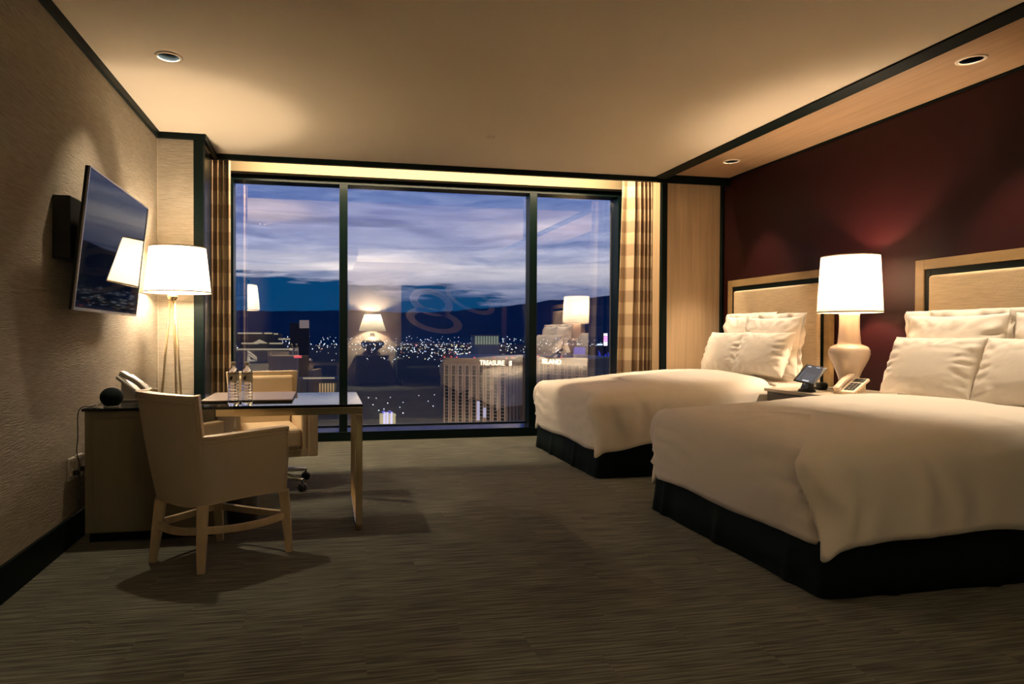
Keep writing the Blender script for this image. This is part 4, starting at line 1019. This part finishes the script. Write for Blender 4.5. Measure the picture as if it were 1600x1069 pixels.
MB().add([(-50, 457, -6), (-39, 457, -6), (-44.5, 457, -3.2), (-50, 457.6, -6), (-39, 457.6, -6), (-44.5, 457.6, -3.2)], [(0, 1, 2), (5, 4, 3), (0, 3, 4, 1), (1, 4, 5, 2), (2, 5, 3, 0)]).build('pediment', M_corn, cx_)
pv = MB(); cl_ = MB()
for k in range(14): pv.box(-46+k*2.0, -45.4+k*2.0, 438.8, 440, -78, -29.4)
pv.build('facade_columns', Mt_pil, cx_, kind='stuff')
for k in range(6): cl_.box(-4+k*1.75, -3.0+k*1.75, 429, 430, -39.5, -32)
cl_.build('colonnade_columns', emis('lit_columns', (1, .62, .30), .55), cx_, kind='stuff')
MB().box(-20.5, -15.5, 435, 435.6, -15.3, -13.6).build('red_sign', emis('red_sign_glow', (1, .12, .16), 1.2), cx_)
dt = thing('office_tower', (-34, 900, ZG), 'dark slab tower with a pale sign at its top, behind the resort', 'building')
MB().box(-48, -22, 902, 930, ZG, 15).build('shaft', mat('dark_tower_wall', (.012, .022, .035), .8), dt); MB().box(-35, -22, 901, 902, 8, 19).build('sign_panel', emis('pale_sign', (.35, .27, .27), .8), dt)
pb = thing('convention_hall', (640, 2500, ZG), 'broad pale floodlit hall in the middle distance of the city', 'building')
MB().box(588, 690, 2500, 2560, ZG, -8).build('hall_body', mat('hall_wall', (.4, .4, .36), .8), pb)
hf = MB()
for k in range(9): hf.box(590+k*11, 597+k*11, 2498, 2500, -42, -8)
hf.build('lit_bays', emis('hall_bay_glow', (.52, .58, .46), .55), pb, kind='stuff'); MB().box(586, 692, 2496, 2562, -8, -3).build('roof_edge', mat('hall_roof', (.3, .2, .2), .8), pb)
vt = thing('nightclub_tower', (690, 1500, ZG), 'dark block with violet lit walls and a bright magenta sign, right side of the view', 'building')
MB().box(603, 640, 1500, 1540, ZG, -28).build('left_block', mat('violet_wall', (.05, .05, .12), .8), vt); MB().box(655, 730, 1505, 1545, ZG, -30).build('right_block', mat('violet_wall_dark', (.03, .03, .07), .8), vt)
vb = MB(); rnd = random.Random(3)
for k in range(22): x = 657+k*3.1; z = rnd.uniform(-75, -40); vb.box(x, x+2.0, 1503, 1505, z-rnd.uniform(6, 20), z)
for k in range(8): x = 605+k*3.8; vb.box(x, x+2.6, 1498, 1500, -62, -32)
vb.build('violet_strips', emis('violet_glow', (.05, .07, .85), .75), vt, kind='stuff')
for (z0, z1, c_) in ((-4, 3, (1, .75, 1)), (-11, -5, (1, .35, .95)), (-17, -12, (1, .45, 1)), (-28, -18, (1, .85, 1))):
    MB().box(684, 694, 1499, 1500, z0, z1).build('sign_panel', emis('sign_magenta', c_, 2.2), vt)
MB().box(667, 681, 1499, 1500, -27, -23).build('sign_panel', emis('sign_white_blue', (.7, .8, 1), 2.0), vt)
MB().box(682, 696, 1500, 1506, -30, 4).build('sign_mast', mat('sign_mast_dark', (.02, .02, .03), .7), vt)
pa = thing('pool_pavilion', (92, 950, ZG), 'tiny yellow pavilion with violet-lit columns at the foot of the view', 'building')
MB().box(80, 103, 950, 962, ZG, -119).build('hall', mat('pavilion_wall', (.4, .33, .18), .8, emit=(.75, .62, .30), estr=.8), pa)  # walls emit: the lamplight on them is put into the material
for x in (86, 90.5, 96.5): MB().lathe([(1.6, ZG), (1.6, -118), (2.1, -116), (0, -115.5)], 12, x, 948).build('column', emis('violet_column', (.75, .68, 1), 1.6), pa)  # columns emit too, in place of violet lamps shining on them
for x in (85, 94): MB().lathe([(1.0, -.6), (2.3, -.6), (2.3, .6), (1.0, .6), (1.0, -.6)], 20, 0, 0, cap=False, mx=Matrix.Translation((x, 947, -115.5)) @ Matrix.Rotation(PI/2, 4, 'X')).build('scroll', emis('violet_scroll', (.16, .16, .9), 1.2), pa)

# street and city lights: countless specks
def specks(name, pts_, m_, label):
    mb = MB()
    for (x, y, z, r) in pts_:
        mb.add([(x+r, y, z), (x-r, y, z), (x, y+r, z), (x, y-r, z), (x, y, z+r), (x, y, z-r)], [(0, 2, 4), (2, 1, 4), (1, 3, 4), (3, 0, 4), (2, 0, 5), (1, 2, 5), (3, 1, 5), (0, 3, 5)])
    return tag(mb.build(name, m_), label, 'city lights', kind='stuff')
rnd = random.Random(11); sets = {'w': [], 'y': [], 'r': [], 'b': []}
for k in range(750):
    az = rnd.uniform(-.16, .56); el = rnd.choice((rnd.gauss(.020, .006), rnd.gauss(.028, .008), rnd.uniform(.009, .045)))
    el = max(.0115, el)
    if rnd.random() < .35: az = rnd.gauss(.2, .06)
    dst = 151/el
    if dst > 9800: continue
    y = dst; x = az*dst
    z = ZG + rnd.uniform(3, 12); r = dst*rnd.uniform(.0004, .0010)
    c_ = rnd.random(); key = 'w' if c_ < .6 else ('y' if c_ < .9 else ('b' if c_ < .95 else 'r'))
    sets[key].append((x, y, z, r))
for k in range(260):     # dots on the foothills
    az = rnd.uniform(-.1, .5); y = rnd.uniform(8000, 9300); x = az*y; t = (y-8500)/1300*.25 if y > 8500 else 0
    sets['w'].append((x, y, ZG+15+max(0, t)*620, rnd.uniform(3.5, 7)))
specks('city_lights', sets['w'], emis('light_white', (.86, .93, 1), 3.2), 'scatter of tiny white lights across the dark city plain')
specks('city_lights', sets['y'], emis('light_amber', (1, .78, .45), 2.6), 'scatter of tiny amber lights across the dark city plain')
specks('city_lights', sets['b'], emis('light_blue', (.35, .5, 1), 3.0), 'scatter of tiny blue lights across the dark city plain')
specks('city_lights', sets['r'], emis('light_red', (1, .25, .2), 2.2), 'scatter of tiny red lights across the dark city plain')
Msl = emis('street_lamp_glow', (.92, .97, 1), 4.0)
sl_px = [(-.004, .100), (.008, .101), (.03, .1), (.003, .111), (.026, .109), (.05, .108), (.075, .098), (.1, .097), (.09, .107), (.118, .107), (.165, .097), (.172, .096), (.012, .12), (.02, .118), (.045, .116), (.05, .125), (.098, .115), (.19, .114), (.245, .122), (.038, .128)]
first = None
for (az, el) in sl_px:
    dst = 148/el; o_ = None
    if first is None:
        first = MB().lathe([(0, -1.0), (.75, -.7), (1.05, 0), (.75, .7), (0, 1.0)], 10, 0, 0, cap=False).build('street_light', Msl); o_ = first
    else:
        o_ = first.copy(); C.objects.link(o_)
    o_.location = (az*dst+.07*dst, dst, ZG+3)
    tag(o_, 'white street light glowing on the dark ground below the tower', 'street light', 'street lights below the tower')
